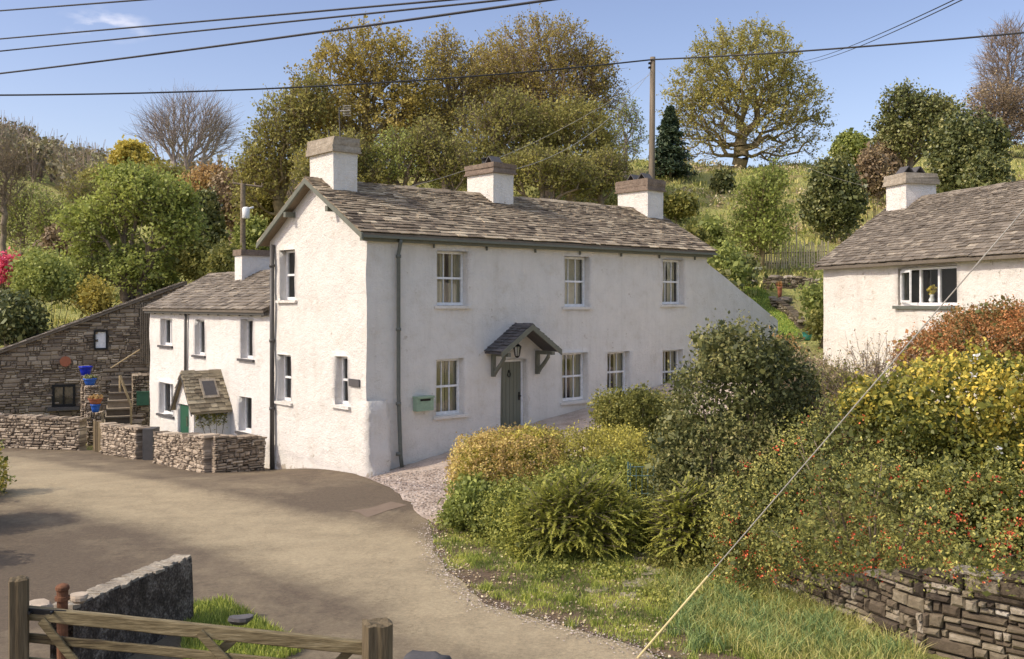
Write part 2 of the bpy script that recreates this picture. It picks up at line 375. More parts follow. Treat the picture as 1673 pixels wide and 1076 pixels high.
class Plane:
    """vertical wall plane: O start (x,y), U horizontal direction, N outward normal"""
    def __init__(s, O, U, N): s.O = Vector(O); s.U = Vector(U).normalized(); s.N = Vector(N).normalized()
    def pt(s, u, z, o=0): q = s.O+s.U*u+s.N*o; return Vector((q.x, q.y, z))
    def u(s, px, o=0):
        p = (px-CX)/F; q = s.O+s.N*o
        return (p*q.y-q.x)/(s.U.x-p*s.U.y)
    def z(s, px, py, o=0): return H-(py-CY)/F*s.pt(s.u(px, o), 0, o).y
    def rect(s, px0, px1, py0, py1):
        pm = (px0+px1)/2
        return (s.u(px0), s.u(px1), s.z(pm, py1), s.z(pm, py0))
    def box(s, mb, u0, u1, z0, z1, o0, o1, r=.5):
        p = s.pt
        mb.hexa([p(u0, z0, o0), p(u1, z0, o0), p(u1, z0, o1), p(u0, z0, o1), p(u0, z1, o0), p(u1, z1, o0), p(u1, z1, o1), p(u0, z1, o1)], r)

def wob(p, a=.018, f=1.1):
    v = Vector(p); q = v*f
    return v+Vector((pnoise(q+Vector((9, 1, 3))), pnoise(q+Vector((31, 7, 5))), pnoise(q+Vector((3, 17, 55)))*.5))*a*2

def wall_grid(mb, pl, u0, u1, z0, ztop, holes=(), step=.22, reveal=.3, amp=.018, r=.5):
    """ztop number or function(u); holes (u0,u1,z0,z1) below the flat part. Reveals run inwards."""
    flat = ztop if not callable(ztop) else min(ztop(u0), ztop(u1))
    us = {u0, u1}; zs = {z0, flat}
    for h in holes: us |= {h[0], h[1]}; zs |= {h[2], h[3]}
    def fill(vals, st):
        v = sorted(vals); out = []
        for a, b in zip(v[:-1], v[1:]):
            n = max(1, int(math.ceil((b-a)/st))); out += [a+(b-a)*k/n for k in range(n)]
        return out+[v[-1]]
    U = fill(us, step); Z = fill(zs, step)
    def W_(u, z, o=0): return wob(pl.pt(u, z, o), amp)
    idx = {}; vs = []; fs = []
    def vid(u, z, o=0):
        k = (round(u, 5), round(z, 5), o)
        if k not in idx: idx[k] = len(vs); vs.append(W_(u, z, o))
        return idx[k]
    for a, b in zip(U[:-1], U[1:]):
        for c, d in zip(Z[:-1], Z[1:]):
            um, zm = (a+b)/2, (c+d)/2
            if any(h[0] < um < h[1] and h[2] < zm < h[3] for h in holes): continue
            fs.append((vid(a, c), vid(b, c), vid(b, d), vid(a, d)))
    for h in holes:
        hu = [u for u in U if h[0]-1e-6 <= u <= h[1]+1e-6]; hz = [z for z in Z if h[2]-1e-6 <= z <= h[3]+1e-6]
        for a, b in zip(hu[:-1], hu[1:]):
            fs.append((vid(a, h[2]), vid(b, h[2]), vid(b, h[2], -reveal), vid(a, h[2], -reveal)))
            fs.append((vid(a, h[3]), vid(b, h[3]), vid(b, h[3], -reveal), vid(a, h[3], -reveal)))
        for a, b in zip(hz[:-1], hz[1:]):
            fs.append((vid(h[0], a), vid(h[0], b), vid(h[0], b, -reveal), vid(h[0], a, -reveal)))
            fs.append((vid(h[1], a), vid(h[1], b), vid(h[1], b, -reveal), vid(h[1], a, -reveal)))
    if callable(ztop):
        n = 6
        for a, b in zip(U[:-1], U[1:]):
            for k in range(n):
                g = lambda u, q: flat+(ztop(u)-flat)*q/n
                q = [(a, g(a, k)), (b, g(b, k)), (b, g(b, k+1)), (a, g(a, k+1))]
                vv = []
                for (u, z) in q:
                    i = vid(u, z)
                    if i not in vv: vv.append(i)
                if len(vv) > 2: fs.append(tuple(vv))
    mb.add(vs, fs, r)

def window(parent, pl, rc, bars=2, split=True, setb=.2, fw=.065, sill=True, curtain='curtain', sillmat='white', lights=1, bar=.022):
    u0, u1, z0, z1 = rc; e = .004
    m = MB(); B = lambda a, b, c, d, o0, o1: pl.box(m, a, b, c, d, o0, o1)
    o0, o1 = -setb-.07, -setb
    B(u0+e, u0+fw, z0+e, z1-e, o0, o1); B(u1-fw, u1-e, z0+e, z1-e, o0, o1)
    B(u0+fw, u1-fw, z1-fw, z1-e, o0, o1); B(u0+fw, u1-fw, z0+e, z0+fw*1.3, o0, o1)
    iu0, iu1, iz0, iz1 = u0+fw, u1-fw, z0+fw*1.3, z1-fw
    zm = (iz0+iz1)/2
    for k in range(1, lights):
        x = iu0+(iu1-iu0)*k/lights; B(x-.035, x+.035, iz0, iz1, o0, o1-.003)
    if split: B(iu0, iu1, zm-.028, zm+.028, o0+.005, o1-.006)
    for l_ in range(lights):
        a = iu0+(iu1-iu0)*l_/lights+(.035 if l_ else 0); b = iu0+(iu1-iu0)*(l_+1)/lights-(.035 if l_ < lights-1 else 0)
        for k in range(1, bars+1):
            x = a+(b-a)*k/(bars+1)
            for (c, d) in (((iz0, zm-.028), (zm+.028, iz1)) if split else ((iz0, iz1),)):
                B(x-bar/2, x+bar/2, c, d, o0+.015, o1-.018)
    w = m.build('window', M['frame'], parent)
    g = MB(); p = pl.pt; og = -setb-.045
    g.add([p(iu0, iz0, og), p(iu1, iz0, og), p(iu1, iz1, og), p(iu0, iz1, og)], [(0, 1, 2, 3) if (iu1-iu0)*pl.U.cross(pl.N) < 0 else (3, 2, 1, 0)])
    g.build('pane', M['glass'], w)
    rb = MB(); ro, ri = -setb-.9, -setb-.075; a_, b_, c_, d_ = u0-.12, u1+.12, z0-.1, z1+.1  # open box behind the glass, coloured dark in place of room shade
    rb.add([p(a_, c_, ri), p(b_, c_, ri), p(b_, d_, ri), p(a_, d_, ri), p(a_, c_, ro), p(b_, c_, ro), p(b_, d_, ro), p(a_, d_, ro)], [(4, 5, 6, 7), (0, 1, 5, 4), (1, 2, 6, 5), (2, 3, 7, 6), (3, 0, 4, 7)])
    rb.build('room_shade_box', M['interior'], w)
    if curtain:
        c = MB(); oc = -setb-.16; n = 40; ww = iu1-iu0+.1
        sw_ = random.choice((.36, .42, .5)); span = [(iu0-.05, iu0+ww*sw_), (iu1+.05-ww*.38, iu1+.05)] if curtain == 'curtain' else [(iu0-.05, iu1+.05)]
        for (a, b) in span:
            vs = []
            for k in range(n+1):
                u = a+(b-a)*k/n; o = oc+(.035*math.sin(u*38+pl.O.x) if curtain == 'curtain' else 0)
                vs += [p(u, z0-.05, o), p(u, z1+.05 if curtain == 'curtain' else z1, o)]
            c.add(vs, [(2*k, 2*k+2, 2*k+3, 2*k+1) for k in range(n)])
        c.build('curtain', M[curtain], w)
    if sill:
        s_ = MB(); pl.box(s_, u0-.12, u1+.12, z0-.075, z0-.004, -setb, .07)
        s_.build('sill', M[sillmat], w)
    return w

def slates(mb, O, e, g, L, SL, w=.3, exp0=.22, exp1=.12, th=.022, jag=.02):
    """O: corner on the eave, e: along the eave, g: up the slope"""
    O, e, g = Vector(O), Vector(e).normalized(), Vector(g).normalized(); n = e.cross(g)
    if n.z < 0: n = -n
    d = 0.0; row = 0
    while d < SL:
        ex = exp0+(exp1-exp0)*d/SL; ex *= R(.93, 1.07); top = min(d+ex*1.7, SL+.02); u = -R(0, w)*.6; sw = w*(1-.35*d/SL)
        rowr = R(-.08, .08)
        while u < L:
            ww = sw*R(.6, 1.45); a, b = max(u, -.02+R(-.015, .015)), min(u+ww-.006, L+R(-.01, .02))
            if b-a > .04:
                lo_ = d+R(-jag, jag*.6); t = th*R(.6, 1.8); lift = R(.0, .012); tw = R(-.006, .006)
                q = lambda uu, dd, hh: O+e*uu+g*dd+n*hh
                mb.hexa([q(a, lo_, lift+tw+.012), q(b, lo_+R(-.012, .012), lift-tw+.012), q(b, top, -.012), q(a, top, -.012),
                         q(a, lo_, lift+tw+t+.012), q(b, lo_+R(-.008, .008), lift-tw+t+.012), q(b, top, .004), q(a, top, .004)], min(1, max(0, random.gauss(.5, .21)+rowr)))
            u += ww
        d += ex; row += 1

def ridge_tiles(mb, A, B, e_side, drop, w=.16, seg=.45, th=.035):
    A, B = Vector(A), Vector(B); L = (B-A).length; d = (B-A).normalized(); s_ = Vector(e_side).normalized()
    k = 0.0
    while k < L:
        l2 = min(L, k+seg*R(.8, 1.1)); j = R(-.008, .012)
        for sg in (1, -1):
            a, b = A+d*k, A+d*(l2-.008); dn = s_*sg*w+Vector((0, 0, -drop*w))
            up = Vector((0, 0, th+j))
            mb.hexa([a+dn, b+dn, b, a, a+dn+up, b+dn+up, b+up*1.3, a+up*1.3], random.gauss(.62, .15))
        k = l2

def stone_face(mb, pl, u0, u1, z0, z1, hw=.3, hh=.1, depth=.12, holes=(), out=.0, two=None, inner=None):
    """coursed rubble on a plane; z0/z1 may be functions of u; two=thickness makes through stones (free-standing wall)"""
    f0 = z0 if callable(z0) else (lambda u: z0); f1 = z1 if callable(z1) else (lambda u: z1)
    zl = min(f0(u0), f0(u1), f0((u0+u1)/2)); zt = max(f1(u0), f1(u1), f1((u0+u1)/2)); z = zl
    cells = []; sd_ = R(0, 50)
    wv = lambda u, z: .55*hh*pnoise(Vector((u*2.1/max(hw*3, .3), z*1.3, sd_)))
    while z < zt+hh:
        h = hh*R(.7, 1.7); u = u0-R(0, hw)*.9
        while u < u1:
            w = hw*random.choice((.3, .45, .6, .8, 1.0, 1.5))*R(.8, 1.2)
            if h > hh*1.15 and random.random() < .45: c_ = R(.35, .65); cells += [(u, u+w, z, z+h*c_), (u, u+w*.5, z+h*c_, z+h), (u+w*.5, u+w, z+h*c_, z+h)] if random.random() < .5 else [(u, u+w, z, z+h*c_), (u, u+w, z+h*c_, z+h)]
            else: cells.append((u, u+w, z, z+h))
            u += w
        z += h
    for (ca, cb, cz0, cz1) in cells:
        if True:
            a, b = max(ca, u0), min(cb, u1); um = (a+b)/2; dz_ = wv(um, cz0)
            hz0, hz1 = max(cz0+dz_, f0(um)), min(cz1+dz_, f1(um)+R(-.02, .02)*(1 if two else 0))
            if b-a < .03 or hz1-hz0 < .02: continue
            if any(k[0]-.02 < um < k[1]+.02 and k[2]-.02 < (hz0+hz1)/2 < k[3]+.02 for k in holes): continue
            g = .006; o = out+R(-.035, .04); ins = min(.03, (b-a)*.24, (hz1-hz0)*.28)
            jj = min(b-a, hz1-hz0)*.13; J = lambda: R(-jj, jj)
            c = [(a+g, hz0+g), (b-g, hz0+g), (b-g, hz1-g), (a+g, hz1-g)]
            fr = [pl.pt(x+J()+(ins if i in (0, 3) else -ins), y+J()*.6+(ins if i in (0, 1) else -ins), o) for i, (x, y) in enumerate(c)]
            md = [pl.pt(x+J()*.8, y+J()*.6, o-.035) for (x, y) in c]
            rr = min(1, max(0, random.gauss(.5, .22)))
            if two:
                md2 = [pl.pt(x, y, o-two+.035) for (x, y) in c]
                bk = [pl.pt(x+(ins if i in (0, 3) else -ins), y+(ins if i in (0, 1) else -ins), o-two) for i, (x, y) in enumerate(c)]
                rings = [fr, md, md2, bk]
            else:
                rings = [fr, md, [pl.pt(x, y, o-depth) for (x, y) in c]]
            vs = sum(rings, []); fs = [(0, 1, 2, 3)]
            for i in range(len(rings)-1):
                for k in range(4): fs.append((i*4+k, (i+1)*4+k, (i+1)*4+(k+1) % 4, i*4+(k+1) % 4))
            fs.append(tuple((len(rings)-1)*4+k for k in (3, 2, 1, 0)))
            mb.add(vs, fs, rr)

# ---------------------------------------------------------------- vegetation generators
def rdir(n, r=rng):
    v = r.normal(size=(n, 3)); return v/np.linalg.norm(v, axis=1)[:, None]

def leafquads(C, size, r=rng, nrm=None, aspect=.55, align=0.):
    n = len(C); a = rdir(n, r)
    if nrm is not None: nn = nrm*align+rdir(n, r)*(1-align)
    else: nn = rdir(n, r)
    nn /= np.linalg.norm(nn, axis=1)[:, None]+1e-9
    u = np.cross(nn, a); u /= np.linalg.norm(u, axis=1)[:, None]+1e-9; v = np.cross(nn, u)
    s = (np.asarray(size)*r.uniform(.65, 1.35, n))[:, None]
    V = np.stack([C-u*s*.5, C+v*s*aspect*.5, C+u*s*.5, C-v*s*aspect*.5], 1).reshape(-1, 3)
    return V, np.arange(n*4).reshape(n, 4)

def lobe_px(Y, lobes):
    out = []
    for l_ in lobes:
        px, py, rx, rz = l_[:4]; yy = Y+(l_[4] if len(l_) > 4 else 0); ry = l_[5] if len(l_) > 5 else rx*yy/F*.9
        c = P(px, py, yy); out.append((c.x, c.y, c.z, rx*yy/F, ry, rz*yy/F))
    return np.array(out)

def grow_tree(base, lobes, npts, r, bf=.45, clear=.35, maxseg=.9, shell=.45, trunk_to=.75, lean=(0, 0), multi=1, curve=.1):
    base = np.array(base, float)
    w = lobes[:, 3]*lobes[:, 4]*lobes[:, 5]; w = w**.75; w /= w.sum()
    k = r.choice(len(lobes), npts, p=w); d = rdir(npts, r); rad = r.uniform(0, 1, npts)**shell
    pts = lobes[k, :3]+d*rad[:, None]*lobes[k, 3:6]
    ctr = (lobes[:, :3]*w[:, None]).sum(0); topz = (lobes[:, 2]+lobes[:, 5]).max()
    N = npts*6+400; nodes = np.zeros((N, 3)); par = -np.ones(N, int); pl = np.zeros(N); cnt = 0; okm = np.zeros(N, bool)
    hgt = topz-base[2]; starts = []
    for m_ in range(multi):
        b = base+np.array([r.uniform(-.5, .5), r.uniform(-.5, .5), 0])*(multi > 1)
        tgt = np.array([ctr[0], ctr[1], base[2]+hgt*trunk_to]) if multi == 1 else lobes[r.choice(len(lobes)), :3]*.6+np.array([ctr[0], ctr[1], base[2]+hgt*trunk_to])*.4
        ns = 12; prev = -1
        for i in range(ns):
            t = i/(ns-1); q = b+(tgt-b)*t; q[:2] += r.normal(size=2)*hgt*.008*(i > 0)
            nodes[cnt] = q; par[cnt] = prev; pl[cnt] = 0 if prev < 0 else pl[prev]+np.linalg.norm(q-nodes[prev])
            okm[cnt] = t > clear; prev = cnt; cnt += 1
    order = np.argsort(np.linalg.norm((pts-np.array([ctr[0], ctr[1], base[2]+hgt*clear])), axis=1))
    for i in order:
        p = pts[i]; dd = nodes[:cnt]-p; dist = np.sqrt((dd*dd).sum(1))
        cost = dist+bf*pl[:cnt]+np.where(nodes[:cnt, 2] > p[2]+.3, (nodes[:cnt, 2]-p[2])*.5, 0); cost[~okm[:cnt]] = 1e9
        j = int(np.argmin(cost)); L = dist[j]; ns = max(1, int(L/maxseg)+1); a = nodes[j].copy(); prev = j
        for s_ in range(1, ns+1):
            t = s_/ns; q = a+(p-a)*t
            if s_ < ns: q = q+r.normal(size=3)*L*.045+np.array([0, 0, -curve*L*math.sin(math.pi*t)])
            nodes[cnt] = q; par[cnt] = prev; pl[cnt] = pl[prev]+np.linalg.norm(q-nodes[prev]); okm[cnt] = True; prev = cnt; cnt += 1
            if cnt >= N-20: break
        if cnt >= N-20: break
    return nodes[:cnt], par[:cnt]

def tubes_np(A, B, ra, rb, k):
    n = len(A); d = B-A; L = np.linalg.norm(d, axis=1)[:, None]+1e-9; d = d/L
    up = np.where(np.abs(d[:, 2:3]) < .9, np.array([[0, 0, 1.]]), np.array([[1., 0, 0]]))
    u = np.cross(d, up); u /= np.linalg.norm(u, axis=1)[:, None]+1e-9; v = np.cross(d, u)
    t = 2*np.pi*np.arange(k)/k; c, s_ = np.cos(t), np.sin(t)
    ring = u[:, None, :]*c[None, :, None]+v[:, None, :]*s_[None, :, None]
    B2 = B+d*np.minimum(rb, .05)[:, None]
    V = np.concatenate([A[:, None, :]+ring*ra[:, None, None], B2[:, None, :]+ring*rb[:, None, None]], 1).reshape(-1, 3)
    b = (np.arange(n)*2*k)[:, None, None]; i = np.arange(k); j = (i+1) % k
    Fq = np.stack([i, j, j+k, i+k], 1)[None]+b
    return V, Fq.reshape(-1, 4)

def tree(name, label, cat, base, lobes, seed=1, npts=700, R0=.3, tip=.014, twigs=3, twlen=.8, leaves=10, lsize=.22, lmat='l_ochre', bark='bark', group=None, lspread=.25, tone=0., leaf_top=None, twr=.011, **kw):
    r = np.random.RandomState(seed)
    nodes, par = grow_tree(base, lobes, npts, r, **kw)
    n = len(nodes); cnt = np.zeros(n)
    haschild = np.zeros(n, bool); haschild[par[par >= 0]] = True
    cnt[~haschild] = 1
    for i in range(n-1, 0, -1):
        if par[i] >= 0: cnt[par[i]] += cnt[i]
    p = math.log(max(cnt.max(), 3))/math.log(R0/tip); rad = tip*np.maximum(cnt, 1)**(1/p)
    e = np.where(par >= 0)[0]; A, B = nodes[par[e]], nodes[e]; ra = np.minimum(rad[par[e]], rad[e]*1.35); rb = rad[e]
    Vs, Fs, off = [], [], 0
    for msk, k in ((rb > .05, 8), (rb <= .05, 3)):
        if msk.any():
            V, Fq = tubes_np(A[msk], B[msk], ra[msk], rb[msk], k); Vs.append(V); Fs.append(Fq+off); off += len(V)
    root = thing(name, label, cat, base, group)
    # twigs
    small = e[rb < tip*2.6]
    src = np.repeat(small, twigs); nt = len(src)
    ctr = lobes[:, :3].mean(0)
    d0 = nodes[src]-nodes[par[src]]; d0 /= np.linalg.norm(d0, axis=1)[:, None]+1e-9
    out = nodes[src]-ctr; out /= np.linalg.norm(out, axis=1)[:, None]+1e-9
    d = d0*.6+out*.45+rdir(nt, r)*.75+np.array([0, 0, .25]); d /= np.linalg.norm(d, axis=1)[:, None]
    L = twlen*r.uniform(.4, 1.2, nt); T0 = nodes[src]; T1 = T0+d*L[:, None]
    V, Fq = tubes_np(T0, T1, np.full(nt, twr), np.full(nt, twr*.4), 3); Vs.append(V); Fs.append(Fq+off)
    mesh_np('trunk', np.concatenate(Vs), np.concatenate(Fs), M[bark], root, smooth=True)
    if leaves:
        s_ = np.repeat(np.arange(nt), leaves); t = r.uniform(.15, 1.1, len(s_))
        C = T0[s_]+(T1-T0)[s_]*t[:, None]+r.normal(size=(len(s_), 3))*lspread*.5
        if leaf_top is not None:   # leafing strongest in the outer, sunlit part
            keep = r.uniform(size=len(C)) < np.clip((C[:, 2]-leaf_top[0])/(leaf_top[1]-leaf_top[0])+leaf_top[2], leaf_top[2], 1); C = C[keep]; s_ = s_[keep]
        V, Fq = leafquads(C, np.full(len(C), lsize), r, aspect=.7)
        cl = r.uniform(0, 1, nt); big = .5+.5*np.sin(C[:, 0]*.9+seed)*np.sin(C[:, 2]*1.1+C[:, 1]*.7)
        rn = np.clip(cl[s_]*.35+r.uniform(0, 1, len(C))*.35+big*.3+tone, 0, 1)
        mesh_np('crown', V, Fq, M[lmat], root, rn)
    return root

def shrub(name, label, cat, lobes, seed=1, clusters=900, per=16, cr=.14, lsize=.07, lmat='l_holly', base=None, bark='bark', stems=25, group=None, thick=.3, aspect=.6, align=.35, power=2., rot=0., bumps=.12, tone=0., extra=None, shoots=0, zmin=None, part='foliage', root=None, core=True, sub=6):
    r = np.random.RandomState(seed); lobes = np.asarray(lobes, float)
    if base is None:
        x, y = lobes[0, 0], lobes[0, 1]; base = (x, y, gz(x, y))
    if root is None: root = thing(name, label, cat, base, group)
    if sub:
        ex = []
        for lb in lobes:
            for _ in range(sub):
                d = rdir(1, r)[0]; d[2] = abs(d[2])*.9-.25; d /= np.linalg.norm(d); f = r.uniform(.24, .46)
                ex.append([*(lb[:3]+d*lb[3:6]*r.uniform(.74, .92)), *(lb[3:6]*f*r.uniform(.8, 1.25, 3))])
        lobes = np.concatenate([lobes*np.array([1, 1, 1, .93, .93, .93]), np.array(ex)])
    lt_ = r.uniform(-.24, .22, len(lobes))
    w = (lobes[:, 3]*lobes[:, 5]+lobes[:, 3]*lobes[:, 4]+lobes[:, 4]*lobes[:, 5]); w /= w.sum()
    def sample(n, lo_, hi):
        k = r.choice(len(lobes), n, p=w); d = rdir(n, r)
        if power != 2: d = d/((np.abs(d)**power).sum(1)**(1/power))[:, None]
        bump = 1+bumps*(np.sin(d[:, 0]*5+seed)*np.sin(d[:, 1]*6+2*seed)+.8*np.sin(d[:, 2]*9+d[:, 0]*7+seed)+.5*np.sin(d[:, 1]*17+d[:, 2]*13))
        rr = (1-r.uniform(0, 1, n)**1.3*(hi-lo_)-(1-hi))*bump
        q = d*rr[:, None]*lobes[k, 3:6]
        if rot: c, s_ = math.cos(rot), math.sin(rot); q = np.stack([q[:, 0]*c-q[:, 1]*s_, q[:, 0]*s_+q[:, 1]*c, q[:, 2]], 1)
        nn = d/lobes[k, 3:6]; nn /= np.linalg.norm(nn, axis=1)[:, None]
        if rot: nn = np.stack([nn[:, 0]*c-nn[:, 1]*s_, nn[:, 0]*s_+nn[:, 1]*c, nn[:, 2]], 1)
        C = lobes[k, :3]+q; keep = np.ones(n, bool); sample.k = k
        if len(lobes) > 1 and not rot:
            for i, lb in enumerate(lobes):
                dn = np.linalg.norm((C-lb[:3])/lb[3:6], axis=1); keep &= (dn > .8) | (k == i)
        gzv = ground(C[:, 0], C[:, 1]) if zmin is None else np.full(n, zmin); keep &= C[:, 2] > gzv-.02
        if keep.sum() < 5: print('SUNK', label, C[:3], gzv[:3]); keep[:] = True
        sample.k = k[keep]
        return C[keep], nn[keep]
    C, nn = sample(int(clusters*1.25), 1-thick, 1.0); kl = sample.k
    m_ = len(C); idx = np.repeat(np.arange(m_), per)
    LC = C[idx]+r.normal(size=(len(idx), 3))*cr*.6+nn[idx]*r.uniform(0, cr, len(idx))[:, None]
    V, Fq = leafquads(LC, np.full(len(LC), lsize), r, nn[idx], aspect, align)
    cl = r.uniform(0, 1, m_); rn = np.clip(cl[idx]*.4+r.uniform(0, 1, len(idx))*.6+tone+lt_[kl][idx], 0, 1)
    if extra is not None: rn = np.clip(rn+extra(LC), 0, 1)
    Vs, Fs, Rs = [V], [Fq], [rn]; off = len(V)
    if core:   # sparser foliage of the inside, toned darker to paint its shade
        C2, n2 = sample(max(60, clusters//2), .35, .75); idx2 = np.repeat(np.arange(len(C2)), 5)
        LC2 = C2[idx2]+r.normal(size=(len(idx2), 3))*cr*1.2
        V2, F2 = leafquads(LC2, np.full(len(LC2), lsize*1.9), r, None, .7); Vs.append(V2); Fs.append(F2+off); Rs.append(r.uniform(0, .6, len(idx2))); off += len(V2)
    st = MB()
    if shoots:
        C3, n3 = sample(shoots, .97, 1.03); up = n3[:, 2] > -.1; C3, n3 = C3[up], n3[up]
        d = n3*.6+np.array([0, 0, .8])+r.normal(size=n3.shape)*.3; d /= np.linalg.norm(d, axis=1)[:, None]; L = cr*r.uniform(1.2, 3.2, len(C3))
        k = 9; t = np.tile(np.linspace(0, 1, k), len(C3)); ii = np.repeat(np.arange(len(C3)), k)
        LC3 = C3[ii]+d[ii]*(L[ii]*t)[:, None]+r.normal(size=(len(ii), 3))*lsize*.45
        V3, F3 = leafquads(LC3, np.full(len(ii), lsize), r, None, aspect); Vs.append(V3); Fs.append(F3+off); Rs.append(np.clip(r.uniform(.35, 1, len(ii))+tone, 0, 1))
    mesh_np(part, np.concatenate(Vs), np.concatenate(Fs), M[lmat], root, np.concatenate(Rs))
    if stems:
        C4, _ = sample(stems, .6, .95); b = Vector(base); C4 = C4 if len(C4) else np.array([[b.x, b.y, b.z+.3]])
        for c in C4:
            q = Vector(c); s0 = Vector((b.x+(q.x-b.x)*.35+R(-.1, .1), b.y+(q.y-b.y)*.35+R(-.1, .1), 0)); s0.z = gz(s0.x, s0.y)-.05
            mid = s0.lerp(q, .5)+Vector((R(-.1, .1), R(-.1, .1), R(0, .1))); st.tube([s0, mid, q], [.022, .015, .006], 5)
        st.build('stem', M[bark], root, smooth=True)
    return root

def blossoms(root, lobes, n, size, mat, seed=3, per=5, cr=.05, cond=None, name='blossom'):
    r = np.random.RandomState(seed); lobes = np.asarray(lobes); k = r.choice(len(lobes), n); d = rdir(n, r)
    C = lobes[k, :3]+d*lobes[k, 3:6]*r.uniform(.97, 1.08, n)[:, None]; keep = C[:, 2] > ground(C[:, 0], C[:, 1])
    if cond is not None: keep &= cond(C)
    C = C[keep]; idx = np.repeat(np.arange(len(C)), per); LC = C[idx]+r.normal(size=(len(idx), 3))*cr
    V, Fq = leafquads(LC, np.full(len(LC), size), r, None, .8)
    mesh_np(name, V, Fq, M[mat], root, r.uniform(0, 1, len(LC)))

def conifer(name, label, base, h, rad, seed, lmat='l_fir', group=None, drop=.25, nb=260, fl=26, ls=.2, asp=.28, cat='tree', start=.06):
    r = np.random.RandomState(seed); base = np.array(base, float); root = thing(name, label, cat, tuple(base), group)
    t = start+(1-start)*r.uniform(0, 1, nb)**.9; a = r.uniform(0, 2*np.pi, nb); L = rad*(1-t)**.8*r.uniform(.75, 1.15, nb)+.1
    A = base+np.stack([0*t, 0*t, t*h], 1); D = np.stack([np.cos(a), np.sin(a), -drop+0*a], 1); B = A+D*L[:, None]
    V, Fq = tubes_np(A, B, np.full(nb, .03), np.full(nb, .008), 3)
    V2, F2 = tubes_np(base[None]-[[0, 0, .3]], base[None]+[[0, 0, h]], np.array([h*.022]), np.array([.02]), 8)
    mesh_np('trunk', np.concatenate([V, V2]), np.concatenate([Fq, F2+len(V)]), M['bark'], root)
    ii = np.repeat(np.arange(nb), fl); s_ = r.uniform(.2, 1.05, len(ii)); side = r.uniform(-1, 1, len(ii))
    perp = np.stack([-np.sin(a), np.cos(a), 0*a], 1)
    C = A[ii]+(B-A)[ii]*s_[:, None]+perp[ii]*(side*(1.05-s_)*L[ii]*.45)[:, None]+r.normal(size=(len(ii), 3))*.07-np.array([0, 0, .12])*np.abs(side)[:, None]
    V, Fq = leafquads(C, np.full(len(C), ls), r, np.tile([[0, 0, 1.]], (len(C), 1)), asp, .5)
    mesh_np('crown', V, Fq, M[lmat], root, np.clip(r.uniform(0, .8, len(C))+.2*s_, 0, 1))
    return root

def sprays(name, label, cat, ctr, rx, ry, rz, n, seed, lmat='l_yew', L=(.5, .9), ls=.05, per=34, base=None, group=None):
    """feathery shrub of arching sprays with fine needles along them"""
    r = np.random.RandomState(seed); ctr = np.array(ctr, float)
    base = base or (ctr[0], ctr[1], gz(ctr[0], ctr[1])); root = thing(name, label, cat, base, group)
    d = rdir(n, r); d[:, 2] = np.abs(d[:, 2])*1.1-.15*(r.uniform(size=n) < .5); A = ctr+d*np.array([rx, ry, rz])*r.uniform(.3, 1., n)[:, None]**.6
    A[:, 2] = np.maximum(A[:, 2], ground(A[:, 0], A[:, 1])+.03)
    out = d*np.array([.8, .8, .3])+np.array([0, 0, .25])+r.normal(size=d.shape)*[.55, .55, .35]+np.array([.12, -.12, 0]); out /= np.linalg.norm(out, axis=1)[:, None]
    Ls = r.uniform(*L, n); ii = np.repeat(np.arange(n), per); t = np.tile(np.linspace(.05, 1, per), n)
    C = A[ii]+out[ii]*(Ls[ii]*t)[:, None]-np.array([0, 0, 1.])*((t**2)*Ls[ii]*.24)[:, None]
    tang = out[ii]-np.array([0, 0, 1.])*(2*t*.24)[:, None]; tang /= np.linalg.norm(tang, axis=1)[:, None]
    sd = np.cross(tang, np.array([0, 0, 1.])); sd /= np.linalg.norm(sd, axis=1)[:, None]+1e-6
    sg = np.where(np.arange(len(ii)) % 2, 1, -1)[:, None]; ll = (ls*(1.25-t)*r.uniform(.7, 1.4, len(ii)))[:, None]*1.5
    e = sd*sg*.8+tang*.7+r.normal(size=sd.shape)*.15; w = tang*.011*1.6
    V = np.stack([C-w, C+w, C+e*ll+w*.4, C+e*ll-w*.4], 1).reshape(-1, 3); Fq = np.arange(len(ii)*4).reshape(-1, 4)
    mesh_np('foliage', V, Fq, M[lmat], root, np.clip(.15+.55*t*r.uniform(.5, 1.2, len(ii))+r.uniform(-.1, .25, n)[ii], 0, 1))
    Vt, Ft = tubes_np(A, A+out*Ls[:, None]*.6, np.full(n, .007), np.full(n, .003), 3)
    b = np.array(base); A2 = np.tile(b, (min(n, 60), 1))+r.normal(size=(min(n, 60), 3))*[.12, .12, 0]
    V3, F3 = tubes_np(A2, A[:len(A2)], np.full(len(A2), .016), np.full(len(A2), .006), 4)
    mesh_np('stem', np.concatenate([Vt, V3]), np.concatenate([Ft, F3+len(Vt)]), M['bark'], root)
    return root

